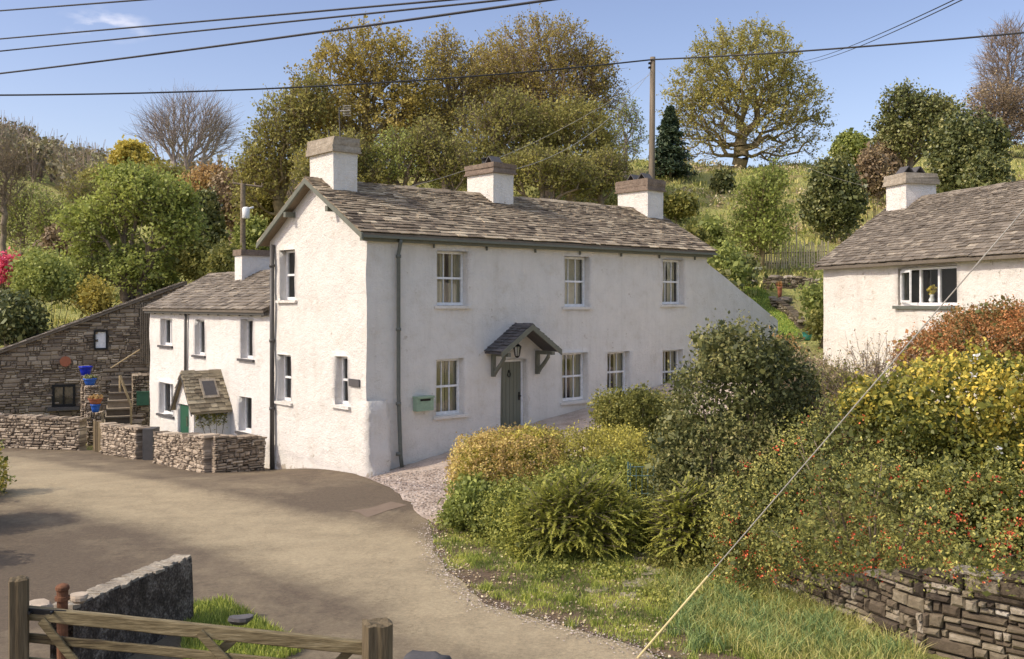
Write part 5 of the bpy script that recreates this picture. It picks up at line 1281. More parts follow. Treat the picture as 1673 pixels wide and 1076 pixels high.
m.lathe((x, 10.35, 0), [(.055, 0), (.055, zt-.16), (.075, zt-.16), (.075, zt-.12), (.058, zt-.12), (.058, zt-.06), (.07, zt-.05), (.07, zt-.02), (.055, zt), (.02, zt+.015)], 14)
m.build('iron_post', M['rust'], origin=(x, 10.35, 0), label='short rusty iron post standing behind the wooden field gate', cat='post', smooth=False)
# rendered wall end
wa, wb = P(150, 0, 10.6), P(313, 0, 12.9); a2, b2 = Vector((P(118, 0, 10.75).x, 10.75)), Vector((wb.x, wb.y)); d = b2-a2; L = d.length; n = Vector((d.y, -d.x)).normalized(); pl = Plane(a2, d, n)
zt = H-(908-CY)/F*12.9; m = MB(); wall_grid(m, pl, 0, L, -.1, lambda u: zt-.02+.0*u, step=.16, amp=.02)
pl2 = Plane(a2-n*.28, d, -n); wall_grid(m, pl2, 0, L, -.1, zt-.02, step=.16, amp=.02); pe = Plane(b2, -n, d.normalized()); wall_grid(m, pe, 0, .28, -.1, zt-.02, step=.14, amp=.02)
t = thing('rendered_wall', 'short dark mottled rendered wall running back beside the lane behind the gate', 'wall', (b2.x, b2.y, 0)); m.build('wall_body', M['concrete'], t, smooth=True)
m = MB(); u = -.0
while u < L:
    w = R(.05, .12); o_ = R(-.03, .01); q = [pl.pt(u, zt-.04, o_), pl.pt(min(L, u+w), zt-.04, o_+R(-.02, .01)), pl.pt(min(L, u+w), zt-.04, -.27), pl.pt(u, zt-.04, -.27)]; m.hexa(q+[v+Vector((0, 0, R(.02, .055))) for v in q], R(.4, 1)); u += w
m.build('coping', M['concrete_top'], t)
# rubble at the wall foot, slab at the bottom
for (px, py, Y, w, lab) in ((62, 992, 10.2, .26, 'pale rubble stone beside the rusty iron post'), (128, 975, 10.7, .17, 'small pale rubble stone at the near end of the rendered wall'), (395, 1012, 11.9, .24, 'grey flat stone kept dark to stand in for shadow at the grassy foot of the rendered wall'), (692, 1083, 9.9, .42, 'smooth blue grey slate slab standing behind the split gatepost')):  # the grey flat stone is dark to double as shadow on the ground
    c = P(px, py, Y); m = MB(); vs = []; k = 12; j = 6
    for a in range(1, j):
        for b in range(k):
            th, ph = math.pi*a/j, 2*math.pi*b/k; v = Vector((math.sin(th)*math.cos(ph)*w*.6, math.sin(th)*math.sin(ph)*w*.45, max(-.9, min(.45, math.cos(th)))*w*.34)); vs.append(c+v*(1+.55*pnoise(v*7+c*5)))
    vs += [c+Vector((0, 0, w*.15)), c-Vector((0, 0, w*.3))]; fs = [(a*k+b, a*k+(b+1) % k, (a+1)*k+(b+1) % k, (a+1)*k+b) for a in range(j-2) for b in range(k)]
    fs += [(b, len(vs)-2, (b+1) % k) for b in range(k)]+[((j-2)*k+b, (j-2)*k+(b+1) % k, len(vs)-1) for b in range(k)]
    m.add(vs, fs, .4 if px > 600 else .8); m.build('boulder', M['slate_dk' if px > 300 else 'stone'], origin=tuple(c), label=lab, cat='stone', smooth=px > 600)

# ---------------------------------------------------------------- poles and wires
t = thing('telegraph_pole', 'tall wooden telegraph pole standing behind the farmhouse roof', 'utility pole', P(1063, 330, 45)); pc = P(1063, 330, 45); pt0 = P(1066.5, 93, 45); m = MB()
m.tube([Vector((pc.x, pc.y, gz(pc.x, pc.y)-.3)), pt0], [.17, .12], 12); m.build('pole_shaft', M['pole'], t, smooth=True)
m = MB(); 
for z in (.25, .45): m.box(pt0.x-.2, pt0.x-.08, 44.9, 45.1, pt0.z-z-.06, pt0.z-z)
m.build('bracket', M['black'], t)
bp = P(397, 300, 52); t = thing('transformer_pole', 'dark electricity pole with crossarm and pale transformer behind the low cottage', 'utility pole', bp); m = MB(); m.tube([(bp.x, 52, gz(bp.x, 52)-.3), bp], [.16, .13], 10); m.build('pole_shaft', M['bark'], t)
m = MB(); a, b = P(381, 299, 52), P(428, 305, 52.2); m.tube([a, b], .06, 6)
for f in (0, .3, .75, 1): v = a.lerp(b, f); m.tube([v, v+Vector((0, 0, .22))], .035, 6)
m.build('crossarm', M['bark'], t)
m = MB(); c = P(402, 357, 51.7); m.lathe(c, [(.17, 0), (.2, .05), (.2, .55), (.12, .62)], 12); m.tube([c+Vector((0, .0, .5)), c+Vector((.38, .1, .62))], .06, 6); m.build('transformer', M['frame'], t, smooth=True)
def wire(pts, rad, label, mat='wire', sag=0, n=26):
    """pts: (px,py,depth) of two ends; real catenary between"""
    a, b = P(*pts[0]), P(*pts[1]); m = MB()
    q = [a.lerp(b, k/n)-Vector((0, 0, sag*4*(k/n)*(1-k/n))) for k in range(n+1)]
    if pts[1][1] < 0: q += [q[-1]+(q[-1]-q[-2])*k for k in range(1, n)]   # runs on over the viewer's head
    m.tube(q, rad, 6); return m.build('overhead_wire', M[mat], origin=a, label=label, cat='wire', group='overhead wires')
wire([(-400, 48, 24), (640, -32, 9)], .011, 'highest black overhead wire crossing the top left corner')
wire([(-400, 98, 24), (1050, -28, 9)], .012, 'second black overhead wire from the top across the left sky', sag=.0)
wire([(-400, 124, 24), (1150, -34, 9)], .012, 'third black overhead wire from the top across the left sky')
wire([(-400, 160, 24), (1250, -52, 9)], .015, 'thick fourth overhead wire slanting up past the top of the ochre trees', sag=.12)
wire([(-500, 148, 38), (1066, 97, 44.9)], .036, 'long thick cable running from the left edge to the telegraph pole top', sag=.72)
wire([(1066, 97, 44.9), (1900, 30, 30)], .036, 'long thick cable running from the telegraph pole top to the right edge', sag=.15)
wire([(1290, 102, 80), (1620, -30, 18)], .013, 'upper of two thin wires rising to the top right from behind the oak', sag=.35)
wire([(1285, 106, 80), (1640, -34, 18)], .013, 'lower of two thin wires rising to the top right from behind the oak', sag=.45)
wire([(1064, 115, 44.9), (810, 282, 31)], .009, 'thin pale wire from the telegraph pole down towards the middle chimney', 'wire_pale', .9)
wire([(1064, 120, 44.9), (520, 330, 40)], .009, 'thin pale wire from the telegraph pole down behind the near chimney', 'wire_pale', 1.1)
wire([(1075, 115, 44.9), (1420, 305, 42)], .005, 'thin pale wire from the telegraph pole down to the right hand cottage', 'wire_pale', .8)
a, b = P(1030, 1088, 11.75), P(1720, 288, 8.6); t = thing('stay_wire', 'taut grey stay wire slanting up from the verge with a yellow guard on its foot', 'wire', a)
m = MB(); m.tube([a, b], .0062, 6); m.build('cable', M['wire_pale'], t); m = MB(); m.tube([a, a.lerp(b, .235)], .0125, 8); m.build('guard', M['sleeve'], t)
# ---------------------------------------------------------------- near planting
def LP(Y, *l): return lobe_px(Y, l)
# holly
hl = LP(16.9, (1203, 690, 105, 150, 0, 1.0), (1200, 590, 62, 62, .1, .7), (1150, 780, 85, 110, -.2, .9), (1245, 760, 80, 130, .1, .9), (1262, 640, 48, 70, .3, .6), (1142, 700, 56, 85, .2, .7), (1152, 845, 85, 80, -.6, .7), (1215, 850, 70, 80, -.4, .7), (1120, 830, 40, 60, .1, .5))
shrub('holly_bush', 'tall dark glossy evergreen bush standing before the right end of the farmhouse', 'bush', hl, 3, clusters=4200, per=15, cr=.13, lsize=.068, lmat='l_holly', base=(P(1190, 0, 17.0).x, 17.0, .6), shoots=300, bumps=.1, stems=30, align=.3)
# clipped hedge
hc = [(P(865, 0, 20.6).x, 20.6), (P(985, 0, 21.4).x, 21.4)]
def hb(px, py0, py1, Y, rx, ry):
    a, b = P(px, py0, Y), P(px, py1, Y); return (a.x, Y, (a.z+b.z)/2, rx, ry, (a.z-b.z)/2)
hed = [hb(850, 712, 860, 19.6, 1.25, 1.35), hb(948, 706, 870, 19.6, 1.3, 1.7), hb(1015, 702, 870, 19.6, .8, 1.6), hb(798, 722, 850, 19.0, .6, .8)]
def hext(C): return np.where(C[:, 0] < -.05, .0, .12)
hr = shrub('clipped_hedge', 'broad clipped hedge of golden and coppery leaves in front of the farmhouse door', 'hedge', hed, 5, clusters=4200, per=14, cr=.09, lsize=.05, lmat='l_hedge', bumps=.035, power=4., stems=30, sub=2, thick=.2, shoots=260)
shrub('', '', '', [hb(800, 716, 835, 18.95, .72, .88), hb(845, 709, 810, 19.4, .85, 1.38)], 6, clusters=1300, per=13, cr=.08, lsize=.05, lmat='l_copper', bumps=.03, power=4., sub=0, stems=0, thick=.1, root=hr, part='copper_foliage', core=False, base=(0, 20, .5))
shrub('green_shrub', 'loose green shrub spilling down the bank below the coppery hedge', 'bush', LP(17.5, (838, 835, 55, 38, 0, .7), (900, 822, 65, 45, .0, .7), (795, 838, 42, 26, .1, .5), (870, 860, 60, 34, -.5, .6), (960, 800, 60, 45, .2, .7), (1010, 790, 40, 40, .6, .6)), 8, clusters=1900, per=15, cr=.11, lsize=.05, lmat='l_hedgegreen', bumps=.16, shoots=200, tone=-.02)
shrub('laurel_bush', 'small bright green leafy bush at the gravel end of the hedge', 'bush', LP(17.9, (768, 822, 30, 30, 0, .45), (752, 838, 20, 16, -.1, .3)), 9, clusters=420, per=14, cr=.09, lsize=.08, lmat='l_spring', bumps=.2, shoots=60, tone=-.3)
shrub('rounded_bush', 'rounded olive green bush rising above the hedge below the farmhouse windows', 'bush', LP(22.2, (1035, 680, 58, 42, 0, .8), (1075, 700, 45, 50, .3, .7), (1000, 672, 30, 22, .1, .5)), 10, clusters=1500, per=14, cr=.11, lsize=.06, lmat='l_olive', bumps=.14, shoots=160, tone=.05)
shrub('bank_shrub', 'low olive shrub trailing over the grass verge between the feathery conifer and the flowering shrub', 'bush', LP(15.2, (1165, 935, 60, 36, 0, .5), (1235, 955, 50, 26, -.3, .4), (1110, 925, 40, 28, .2, .4)), 24, clusters=900, per=12, cr=.09, lsize=.05, lmat='l_olive', bumps=.25, shoots=200, tone=.05)
fc = sprays('feathery_conifer', 'low feathery green conifer with drooping sprays below the hedge', 'bush', (P(945, 0, 16.3).x, 16.3, gz(P(945, 0, 16.3).x, 16.3)+.3), 1.0, .7, .85, 1300, 21, L=(.2, .7), ls=.036, per=26)
cx_, cz_ = P(945, 0, 16.3).x, gz(P(945, 0, 16.3).x, 16.3)
shrub('', '', '', [(cx_-.2, 16.35, cz_+.35, .95, .6, .75), (cx_+.5, 16.3, cz_+.3, .6, .5, .8), (cx_-.7, 16.5, cz_+.2, .5, .5, .55)], 23, clusters=2600, per=14, cr=.1, lsize=.055, lmat='l_yew', bumps=.25, stems=0, tone=.08, root=fc, part='inner_foliage', aspect=.25, align=.1, shoots=500, base=(cx_, 16.3, cz_))
sprays('feathery_conifer', 'smaller yellowish feathery conifer at the foot of the tall evergreen bush', 'bush', (P(1118, 0, 15.7).x, 15.7, gz(P(1118, 0, 15.7).x, 15.7)+.35), .4, .5, .75, 700, 22, L=(.2, .5), ls=.034, per=24)
# berberis with red flowers
bl = LP(14.4, (1310, 830, 120, 105, .2, 1.1), (1420, 855, 130, 88, -1.0, 1.1), (1245, 880, 78, 72, .2, .8), (1215, 915, 50, 42, -.1, .5), (1340, 915, 95, 50, -.8, .6), (1450, 905, 90, 50, -1.5, .6), (1540, 905, 80, 48, -2.1, .6), (1530, 860, 130, 88, -1.6, 1.2), (1390, 735, 90, 70, .6, 1.0), (1640, 870, 100, 90, -2.0, 1.2), (1720, 850, 90, 100, -2.2, 1.2), (1600, 900, 80, 50, -2.7, .7), (1700, 905, 70, 50, -3.0, .6))
br = shrub('berberis_bush', 'wide spiny green shrub dotted with red and orange flowers above the stone wall', 'bush', bl, 12, clusters=5600, per=13, cr=.10, lsize=.045, lmat='l_berb', bumps=.22, sub=12, shoots=1100, base=(5.2, 13.8, 1.1), aspect=.5, stems=40)
blossoms(br, bl, 420, .032, 'l_red', 5, per=7, cr=.035)
cl_ = LP(14.8, (1560, 655, 105, 75, 0, 1.0), (1480, 680, 78, 62, .2, .9), (1640, 700, 80, 100, -.3, 1.0), (1590, 785, 105, 80, -.6, 1.0), (1660, 830, 70, 60, -.8, .8), (1760, 730, 85, 95, -.4, 1.0), (1790, 850, 90, 70, -.9, 1.0))
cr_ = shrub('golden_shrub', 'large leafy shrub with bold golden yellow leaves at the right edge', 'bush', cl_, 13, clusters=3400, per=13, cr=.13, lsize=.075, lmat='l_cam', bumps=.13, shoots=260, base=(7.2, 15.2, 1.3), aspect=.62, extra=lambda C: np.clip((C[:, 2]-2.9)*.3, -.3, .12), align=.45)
blossoms(cr_, cl_, 26, .06, 'l_white', 8, per=7, cr=.03, cond=lambda C: C[:, 0] > 6.5)
rl = LP(19.5, (1580, 560, 66, 42, 0, .9), (1640, 552, 56, 50, .1, .9), (1515, 585, 40, 28, 0, .6), (1690, 560, 60, 60, 0, .8))
shrub('photinia_bush', 'orange red leaved bush against the white wall of the right hand cottage', 'bush', rl, 14, clusters=2600, per=14, cr=.12, lsize=.052, lmat='l_redshrub', bumps=.16, shoots=320, base=(8.8, 19.5, 1.7))
# dry twiggy shrubs between houses
def twiggy(name, label, px, pyb, Y, wpx, hpx, seed, lmat='l_straw', nl=5, n=150, bark='bark_br'):
    r = np.random.RandomState(seed); c = P(px, pyb, Y); z0 = gz(c.x, Y); top = c.z+hpx*Y/F; w = wpx*Y/F; root = thing(name, label, 'bush', (c.x, Y, z0))
    A = np.stack([c.x+r.normal(size=n)*w*.18, Y+r.normal(size=n)*w*.15, np.full(n, z0)], 1)
    B = np.stack([c.x+r.uniform(-.5, .5, n)*w, Y+r.uniform(-.4, .4, n)*w, z0+(top-z0)*r.uniform(.55, 1.05, n)], 1)
    Mi = (A+B)/2+r.normal(size=(n, 3))*.08; Vs = []; Fs = []; off = 0
    tw0 = []; 
    for a, b, ra, rb in ((A, Mi, .012, .009), (Mi, B, .009, .004)):
        V, Fq = tubes_np(a, b, np.full(n, ra), np.full(n, rb), 3); Vs.append(V); Fs.append(Fq+off); off += len(V)
    k = 9; ii = np.repeat(np.arange(n), k); t = r.uniform(.1, 1, len(ii))[:, None]; S0 = Mi[ii]+(B-Mi)[ii]*t; d = (B-Mi)[ii]*.5+rdir(len(ii), r)*.3; d /= np.linalg.norm(d, axis=1)[:, None]; S1_ = S0+d*r.uniform(.12, .38, len(ii))[:, None]
    V, Fq = tubes_np(S0, S1_, np.full(len(ii), .005), np.full(len(ii), .002), 3); Vs.append(V); Fs.append(Fq+off)
    mesh_np('stem', np.concatenate(Vs), np.concatenate(Fs), M[bark], root)
    jj = np.repeat(np.arange(len(ii)), nl); C = S0[jj]+(S1_-S0)[jj]*r.uniform(.1, 1.1, len(jj))[:, None]+r.normal(size=(len(jj), 3))*.03
    V, Fq = leafquads(C, np.full(len(C), .045), r, None, .6); mesh_np('foliage', V, Fq, M[lmat], root, r.uniform(0, 1, len(C)))
    return root
twiggy('twiggy_bush', 'straw coloured twiggy bush beside the dark evergreen below the garden lawn', 1315, 680, 20.5, 110, 95, 31)
twiggy('twiggy_bush', 'brown twiggy bush in front of the white cottage corner', 1385, 660, 20.0, 110, 62, 32, 'l_olive')
twiggy('twiggy_bush', 'sparse tall twiggy bush against the white cottage wall', 1455, 640, 19.6, 120, 75, 33, 'l_straw', 3, 90)
twiggy('twiggy_bush', 'reddish twiggy growth among the shrubs above the red flowered bush', 1400, 760, 16.8, 150, 110, 34, 'l_russet', 4, 160)
# yellow flowering shrub at the left edge
yl = [(-12.0, 21.9, .3, .55, .6, .8), (-13.0, 20.8, .5, .8, .8, 1.0)]
yr = shrub('yellow_flower_bush', 'low green bush with yellow flowers just entering at the left edge of the lane', 'bush', yl, 40, clusters=500, per=12, cr=.1, lsize=.07, lmat='l_hedgegreen', shoots=60)
blossoms(yr, yl, 160, .09, 'l_yellow', 9, per=6, cr=.05)
shrub('shadow_caster_bush', 'unseen dark green bush added beyond the left edge to throw a shadow on the lane', 'bush', [(-11.3, 18.3, 1.0, 1.0, 1.0, 1.1), (-10.4, 15.4, .8, 1.0, .9, 1.0)], 41, clusters=900, per=10, cr=.12, lsize=.1, lmat='l_dark', shoots=40)  # out of view, put in to cast shadow across the lane

# grass: verge, foot of the wall, daffodil leaves, lawn
r_ = np.random.RandomState(50)
vg = scatter(verge, 46000, r_); dn = np.array([pnoise(Vector((p[0]*1.1, p[1]*1.1, 0))) for p in vg]); ed = polydist(vg[:, 0], vg[:, 1], verge[:7]); k = (dn+np.clip(ed, 0, .9)*.9-.35+r_.uniform(-.25, .25, len(vg))) > 0
vg = vg[k]+[0, 0, .02]; gp_ = np.array([pnoise(Vector((p[0]*1.7, p[1]*1.7, 4)))+.6*pnoise(Vector((p[0]*5, p[1]*5, 9))) for p in vg]); blades('verge_grass', vg, .06, .01, 'g_verge', 51, rnd=np.clip(.5+gp_*.9+r_.uniform(-.3, .3, len(vg)), 0, 1), kind='stuff')
cl = scatter([(2.0, 12.0), (3.9, 10.8), (4.7, 11.6), (4.3, 12.7), (3.6, 14.0), (2.9, 15.2), (2.2, 14.6)], 90, r_)
pts = (cl[r_.choice(len(cl), 3600)]+np.column_stack([r_.normal(size=(3600, 2))*.07, np.zeros(3600)])); pts[:, 2] = ground(pts[:, 0], pts[:, 1])+.02
blades('daffodil_leaves', pts, .22, .014, 'g_daff', 52, lean=.8, kind='stuff')
dry = scatter([(1.9, 14.3), (2.8, 11.4), (4.6, 10.8), (4.95, 11.8), (4.5, 13), (3.2, 15.6)], 9000, r_); blades('dry_grass', dry, .2, .01, 'g_dry', 53, lean=.9, kind='stuff')
for (poly, n, h, s_, nm) in (([G(*p) for p in ((290, 1000), (370, 985), (400, 1005), (500, 1065), (430, 1100), (300, 1100))], 6500, .11, 54, 'gateway_grass'), ([(x, y) for x, y in lawn_p], 9000, .06, 55, 'lawn_blades')):
    blades(nm, scatter(poly, n, r_)+[0, 0, .03], h, .012 if n < 8000 else .03, 'g_verge', s_, kind='stuff')
wk = np.concatenate([np.column_stack([np.array([G(px+r_.normal()*14, py+r_.normal()*7) for _ in range(26)])]) for (px, py) in ((745, 858), (790, 878), (830, 895), (870, 915), (905, 935), (990, 940), (1080, 975), (1130, 985), (1180, 975), (1230, 985))])
wk3 = np.column_stack([wk, ground(wk[:, 0], wk[:, 1])]); ii = np.repeat(np.arange(len(wk3)), 34); C = wk3[ii]+r_.normal(size=(len(ii), 3))*[.1, .1, .045]+[0, 0, .08]
V, Fq = leafquads(C, np.full(len(C), .05), r_, np.tile([[0, 0, 1.]], (len(C), 1)), .65, .35); setp(mesh_np('verge_weeds', V, Fq, M['l_hedgegreen'], rnd=np.clip(r_.uniform(0, 1, len(wk3))[ii]*.5+r_.uniform(0, .6, len(C)), 0, 1)), kind='stuff')
tf = scatter(verge, 120, r_); tq = tf[r_.choice(len(tf), 5200)]+np.column_stack([r_.normal(size=(5200, 2))*.05, np.zeros(5200)]); tq[:, 2] = ground(tq[:, 0], tq[:, 1])+.02
blades('grass_tufts', tq, .12, .009, 'g_verge', 57, lean=.9, kind='stuff')
# leaf litter at hedge foot, small weeds
wd = scatter(verge, 2600, r_); V, Fq = leafquads(wd+[0, 0, .05], np.full(len(wd), .045), r_, np.tile([[0, 0, 1.]], (len(wd), 1)), .7, .6); setp(mesh_np('leaf_litter', V, Fq, M['l_straw'], rnd=r_.uniform(0, 1, len(wd))), kind='stuff')

# ---------------------------------------------------------------- garden between the houses
def boulder(px, py, wpx, hpx, label, mat='stone', Y=None, group=None):
    if Y is None: x, Y = G(px, py)
    c = P(px, py-hpx/2, Y); w = wpx*Y/F/2; h = hpx*Y/F/2; m = MB(); vs = []; k = 10; j = 6
    for a in range(1, j):
        for b in range(k):
            th, ph = math.pi*a/j, 2*math.pi*b/k; v = Vector((math.sin(th)*math.cos(ph), math.sin(th)*math.sin(ph), math.cos(th))); f = 1+.35*pnoise(v*1.7+c*3); vs.append(c+Vector((v.x*w*f, v.y*w*f, v.z*h*f)))
    vs += [c+Vector((0, 0, h)), c-Vector((0, 0, h))]; fs = [(a*k+b, a*k+(b+1) % k, (a+1)*k+(b+1) % k, (a+1)*k+b) for a in range(j-2) for b in range(k)]
    fs += [(b, len(vs)-2, (b+1) % k) for b in range(k)]+[((j-2)*k+b, (j-2)*k+(b+1) % k, len(vs)-1) for b in range(k)]
    m.add(vs, fs, R(.3, .9)); return m.build('boulder', M[mat], origin=tuple(c), label=label, cat='rock', group=group)
gpp = [wp_ for wp_ in (G(1246, 470), G(1300, 470), G(1338, 474))]
lowwall('low terrace stone wall at the top of the small lawn between the houses', gpp, [gz(*p)+.45 for p in gpp], th=.4, name='terrace_wall', mat='stone_wet', group='garden terrace walls')
gp2 = [G(1262, 498), G(1290, 515), G(1310, 538)]
lowwall('low stone edging wall down the right side of the small lawn', gp2, [gz(*p)+.28 for p in gp2], th=.3, name='terrace_wall', mat='stone_wet', group='garden terrace walls')
boulder(1222, 466, 36, 12, 'long pale garden rock at the top left of the lawn', 'cap')
boulder(1268, 463, 30, 14, 'round grey garden rock beside the red leaved potted shrub', 'slate_r'); boulder(1292, 461, 34, 12, 'whitish domed rock on the terrace wall', 'cap'); boulder(1281, 496, 26, 12, 'dark flat rock half way down the lawn edge', 'slate_r')
xx, yy = G(1274, 492)
pot(1274, 486, yy, 8, 18, 'terra', 'l_redshrub', 'tall terracotta pot with a red leaved plant at the lawn edge')
pot(1273, 470, yy+.4, 10, 6, 'terra', 'l_russet', 'wide bowl of dark red foliage on the terrace'); xx, yy = G(1319, 556)
pot(1319, 555, yy, 17, 14, 'tealpot', 'l_redshrub', 'teal green pot with a red plant beside the white cottage corner')
pot(1296, 465, G(1296, 465)[1], 6, 11, 'cap', None, 'first of two small pale chimney pot planters on the terrace wall'); pot(1323, 465, G(1323, 465)[1], 6, 11, 'cap', None, 'second small pale chimney pot planter nearer the white cottage')
# picket fence
fa, fb = G(1232, 441), G(1352, 438); t = thing('picket_fence', 'rustic pale wooden picket fence on the slope between the two white houses', 'fence', (*fa, gz(*fa)))
d = Vector((fb[0]-fa[0], fb[1]-fa[1])); nP = 30; pk = None
for k in range(nP):
    x, y = fa[0]+d.x*k/(nP-1), fa[1]+d.y*k/(nP-1); z = gz(x, y); h = 1.25*R(.85, 1.1)+(.9 if k in (14, 17) else 0); m = MB(); tl = R(-.05, .05)
    m.tube([(x, y, z-.1), (x+tl, y, z+h)], [.035, .03], 6, r=R(0, 1)); m.build('picket', M['picket'], t)
for zz in (.3, .8): m = MB(); m.tube([(fa[0], fa[1]+.05, gz(*fa)+zz), (fb[0], fb[1]+.05, gz(*fb)+zz)], .03, 6); m.build('rail', M['wood'], t)
# shrubs of the garden and hillside
def sh(px, py, rx, ry, Y, label, mat, seed, name='shrub', **k):
    kk = dict(clusters=int(450*(rx*ry*(Y/45)**2)/900)+150, per=10, cr=.22, lsize=.15, lmat=mat, bumps=.18, stems=8, shoots=60, aspect=.7); kk.update(k)
    l_ = LP(Y, (px, py, rx*.8, ry, 0), (px-rx*.35, py+ry*.3, rx*.6, ry*.7, .4), (px+rx*.35, py+ry*.25, rx*.6, ry*.7, -.3))
    b = P(px, py, Y); return shrub(name, label, kk.pop('cat', 'bush'), l_, seed, base=(b.x, Y, gz(b.x, Y)), **kk)
sh(1185, 435, 26, 26, 41, 'yellow green garden bush just past the end of the farmhouse roof', 'l_springdull', 60, lsize=.13)
sh(1212, 442, 20, 16, 43, 'dark green rhododendron mound left of the picket fence', 'l_dark', 61, lsize=.12)
sh(1165, 470, 22, 24, 39.5, 'shaded green bush behind the sloping end wall of the farmhouse', 'l_olive', 62)
sh(1333, 488, 8, 12, 36, 'bright yellow green bush on the right of the small lawn', 'l_springdull', 63, lsize=.1)
sh(1341, 530, 6, 14, 33.5, 'olive bush between lawn and white cottage corner', 'l_olive', 64, lsize=.09)
sh(1285, 578, 20, 10, 31, 'russet low plants below the lawn beside the farmhouse end', 'l_russet', 65, lsize=.08)
sh(1362, 318, 46, 62, 52, 'large dark holly mound on the hillside above the fence', 'l_dark', 66, lsize=.16, clusters=1700, name='holly_tree')
sh(1180, 300, 13, 16, 68, 'small dark conifer bush on the hillside below the oak', 'l_dark', 67, lsize=.17)
sh(1300, 430, 40, 14, 50, 'low green brambles along the picket fence', 'l_springdull', 68, lsize=.13)
sh(1390, 240, 26, 22, 76, 'rounded green bush on the skyline right of the oak', 'l_springdull', 69, lsize=.22)
sh(1110, 335, 24, 14, 58, 'brownish green bramble patch behind the far chimney', 'l_olive', 70, lsize=.2)
sh(1160, 385, 26, 15, 50, 'green scrub on the slope behind the farmhouse right end', 'l_springdull', 71, lsize=.2)
sh(1440, 270, 34, 34, 62, 'brown scrub below the dark evergreens on the right skyline', 'l_brownwood', 72, lsize=.2)
sh(1125, 400, 30, 24, 47, 'dull green scrub directly behind the right end of the farmhouse roof', 'l_olive', 73, lsize=.18)

def tr(px, pyb, Y, lobes, **k):
    lb = LP(Y, *lobes); x = P(px, 0, Y).x; z = gz(x, Y); base = (x, Y, z-.2)
    return tree(k.pop('name', 'tree'), k.pop('label'), 'tree', base, lb, **k)
# slender green tree on the slope
tr(1245, 400, 47, [(1245, 330, 42, 48), (1240, 375, 48, 36), (1262, 300, 22, 26)], name='young_tree', label='airy young light green tree on the slope above the picket fence', seed=80, npts=330, R0=.12, leaves=7, lsize=.15, twigs=3, twlen=.6, lmat='l_spring', bark='bark_ol', tone=-.12, clear=.1)
# the oak on the skyline
tr(1207, 280, 80, [(1215, 110, 95, 68), (1150, 165, 62, 62), (1290, 175, 62, 60), (1120, 205, 38, 38), (1325, 215, 34, 34), (1215, 190, 100, 50), (1270, 240, 70, 26), (1150, 240, 55, 26)], name='oak_tree', label='great spreading oak with yellow green new leaf alone on the skyline', seed=81, npts=1200, R0=.62, tip=.026, leaves=12, lsize=.18, twigs=3, twlen=.9, lmat='l_ochregreen', bark='bark_ol', bf=.35, clear=.22, trunk_to=.5, shell=.33, leaf_top=(17.5, 25, .22), twr=.016, curve=.06, tone=.12)
conifer('fir_tree', 'dark narrow fir standing between the telegraph pole and the oak', (P(1095, 0, 72).x, 72, gz(P(1095, 0, 72).x, 72)), P(0, 174, 72).z-gz(P(1095, 0, 72).x, 72), 1.9, 82, nb=320, fl=34, ls=.3, asp=.4)
# big woodland behind the farmhouse
wood = 'woodland trees behind the farmhouse'
tr(590, 300, 60, [(600, 95, 75, 52), (545, 150, 65, 60), (655, 140, 70, 62), (610, 200, 100, 55), (520, 220, 60, 50), (690, 205, 50, 50)], name='woodland_tree', label='tall ochre leaved tree directly behind the nearest chimney', seed=83, npts=936, R0=.5, tip=.022, leaves=9, lsize=0.173, twlen=.9, lmat='l_ochre', bark='bark_ol', group=wood, twr=.015, clear=.25, shell=.38)
tr(455, 300, 57, [(470, 215, 55, 62), (440, 265, 45, 55), (500, 170, 42, 40), (415, 300, 32, 40)], name='woodland_tree', label='olive and ochre tree sloping down behind the farmhouse eave on the left', seed=84, npts=648, R0=.35, tip=.02, leaves=5, lsize=0.173, twlen=.9, lmat='l_ochregreen', bark='bark_ol', group=wood, twr=.015, clear=.2)
tr(733, 300, 62, [(730, 100, 45, 45), (750, 140, 50, 50), (725, 190, 55, 50)], name='woodland_tree', label='slender ochre tree second in the row behind the ridge', seed=85, npts=468, R0=.33, tip=.02, leaves=5, lsize=0.158, twlen=.9, lmat='l_ochre', bark='bark', group=wood, twr=.015, tone=-.06)
tr(895, 300, 64, [(890, 85, 80, 48), (845, 130, 55, 55), (950, 130, 58, 55), (900, 160, 90, 60), (985, 165, 30, 40), (810, 125, 38, 42), (960, 115, 45, 45)], name='woodland_tree', label='broad airy ochre brown tree behind the middle chimney', seed=86, npts=936, R0=.45, tip=.022, leaves=9, lsize=0.144, twlen=1.0, lmat='l_ochre', bark='bark_br', tone=-.12, group=wood, twr=.017, clear=.25, shell=.38)
tr(940, 310, 58, [(935, 215, 65, 50), (885, 230, 55, 50), (975, 250, 38, 42)], name='woodland_tree', label='olive green tree filling below the russet crown right of the middle chimney', seed=87, npts=576, R0=.3, tip=.02, leaves=7, lsize=0.158, twlen=.8, lmat='l_ochregreen', bark='bark_ol', group=wood, clear=.2, tone=-.08)
tr(800, 310, 57, [(800, 215, 55, 60), (780, 260, 55, 45), (835, 200, 40, 50)], name='woodland_tree', label='green tree filling the gap above the middle chimney', seed=88, npts=540, R0=.25, tip=.018, leaves=5, lsize=0.158, twlen=.8, lmat='l_ochregreen', bark='bark', group=wood, clear=.15, tone=-.1)
tr(1022, 290, 62, [(1022, 195, 22, 32), (1015, 245, 24, 40), (1035, 225, 16, 34)], name='woodland_tree', label='slim pale green birch like tree just left of the telegraph pole', seed=89, npts=216, R0=.14, tip=.016, leaves=3, lsize=0.130, twlen=.7, lmat='l_springdull', bark='bark_pale', group=wood, clear=.2)
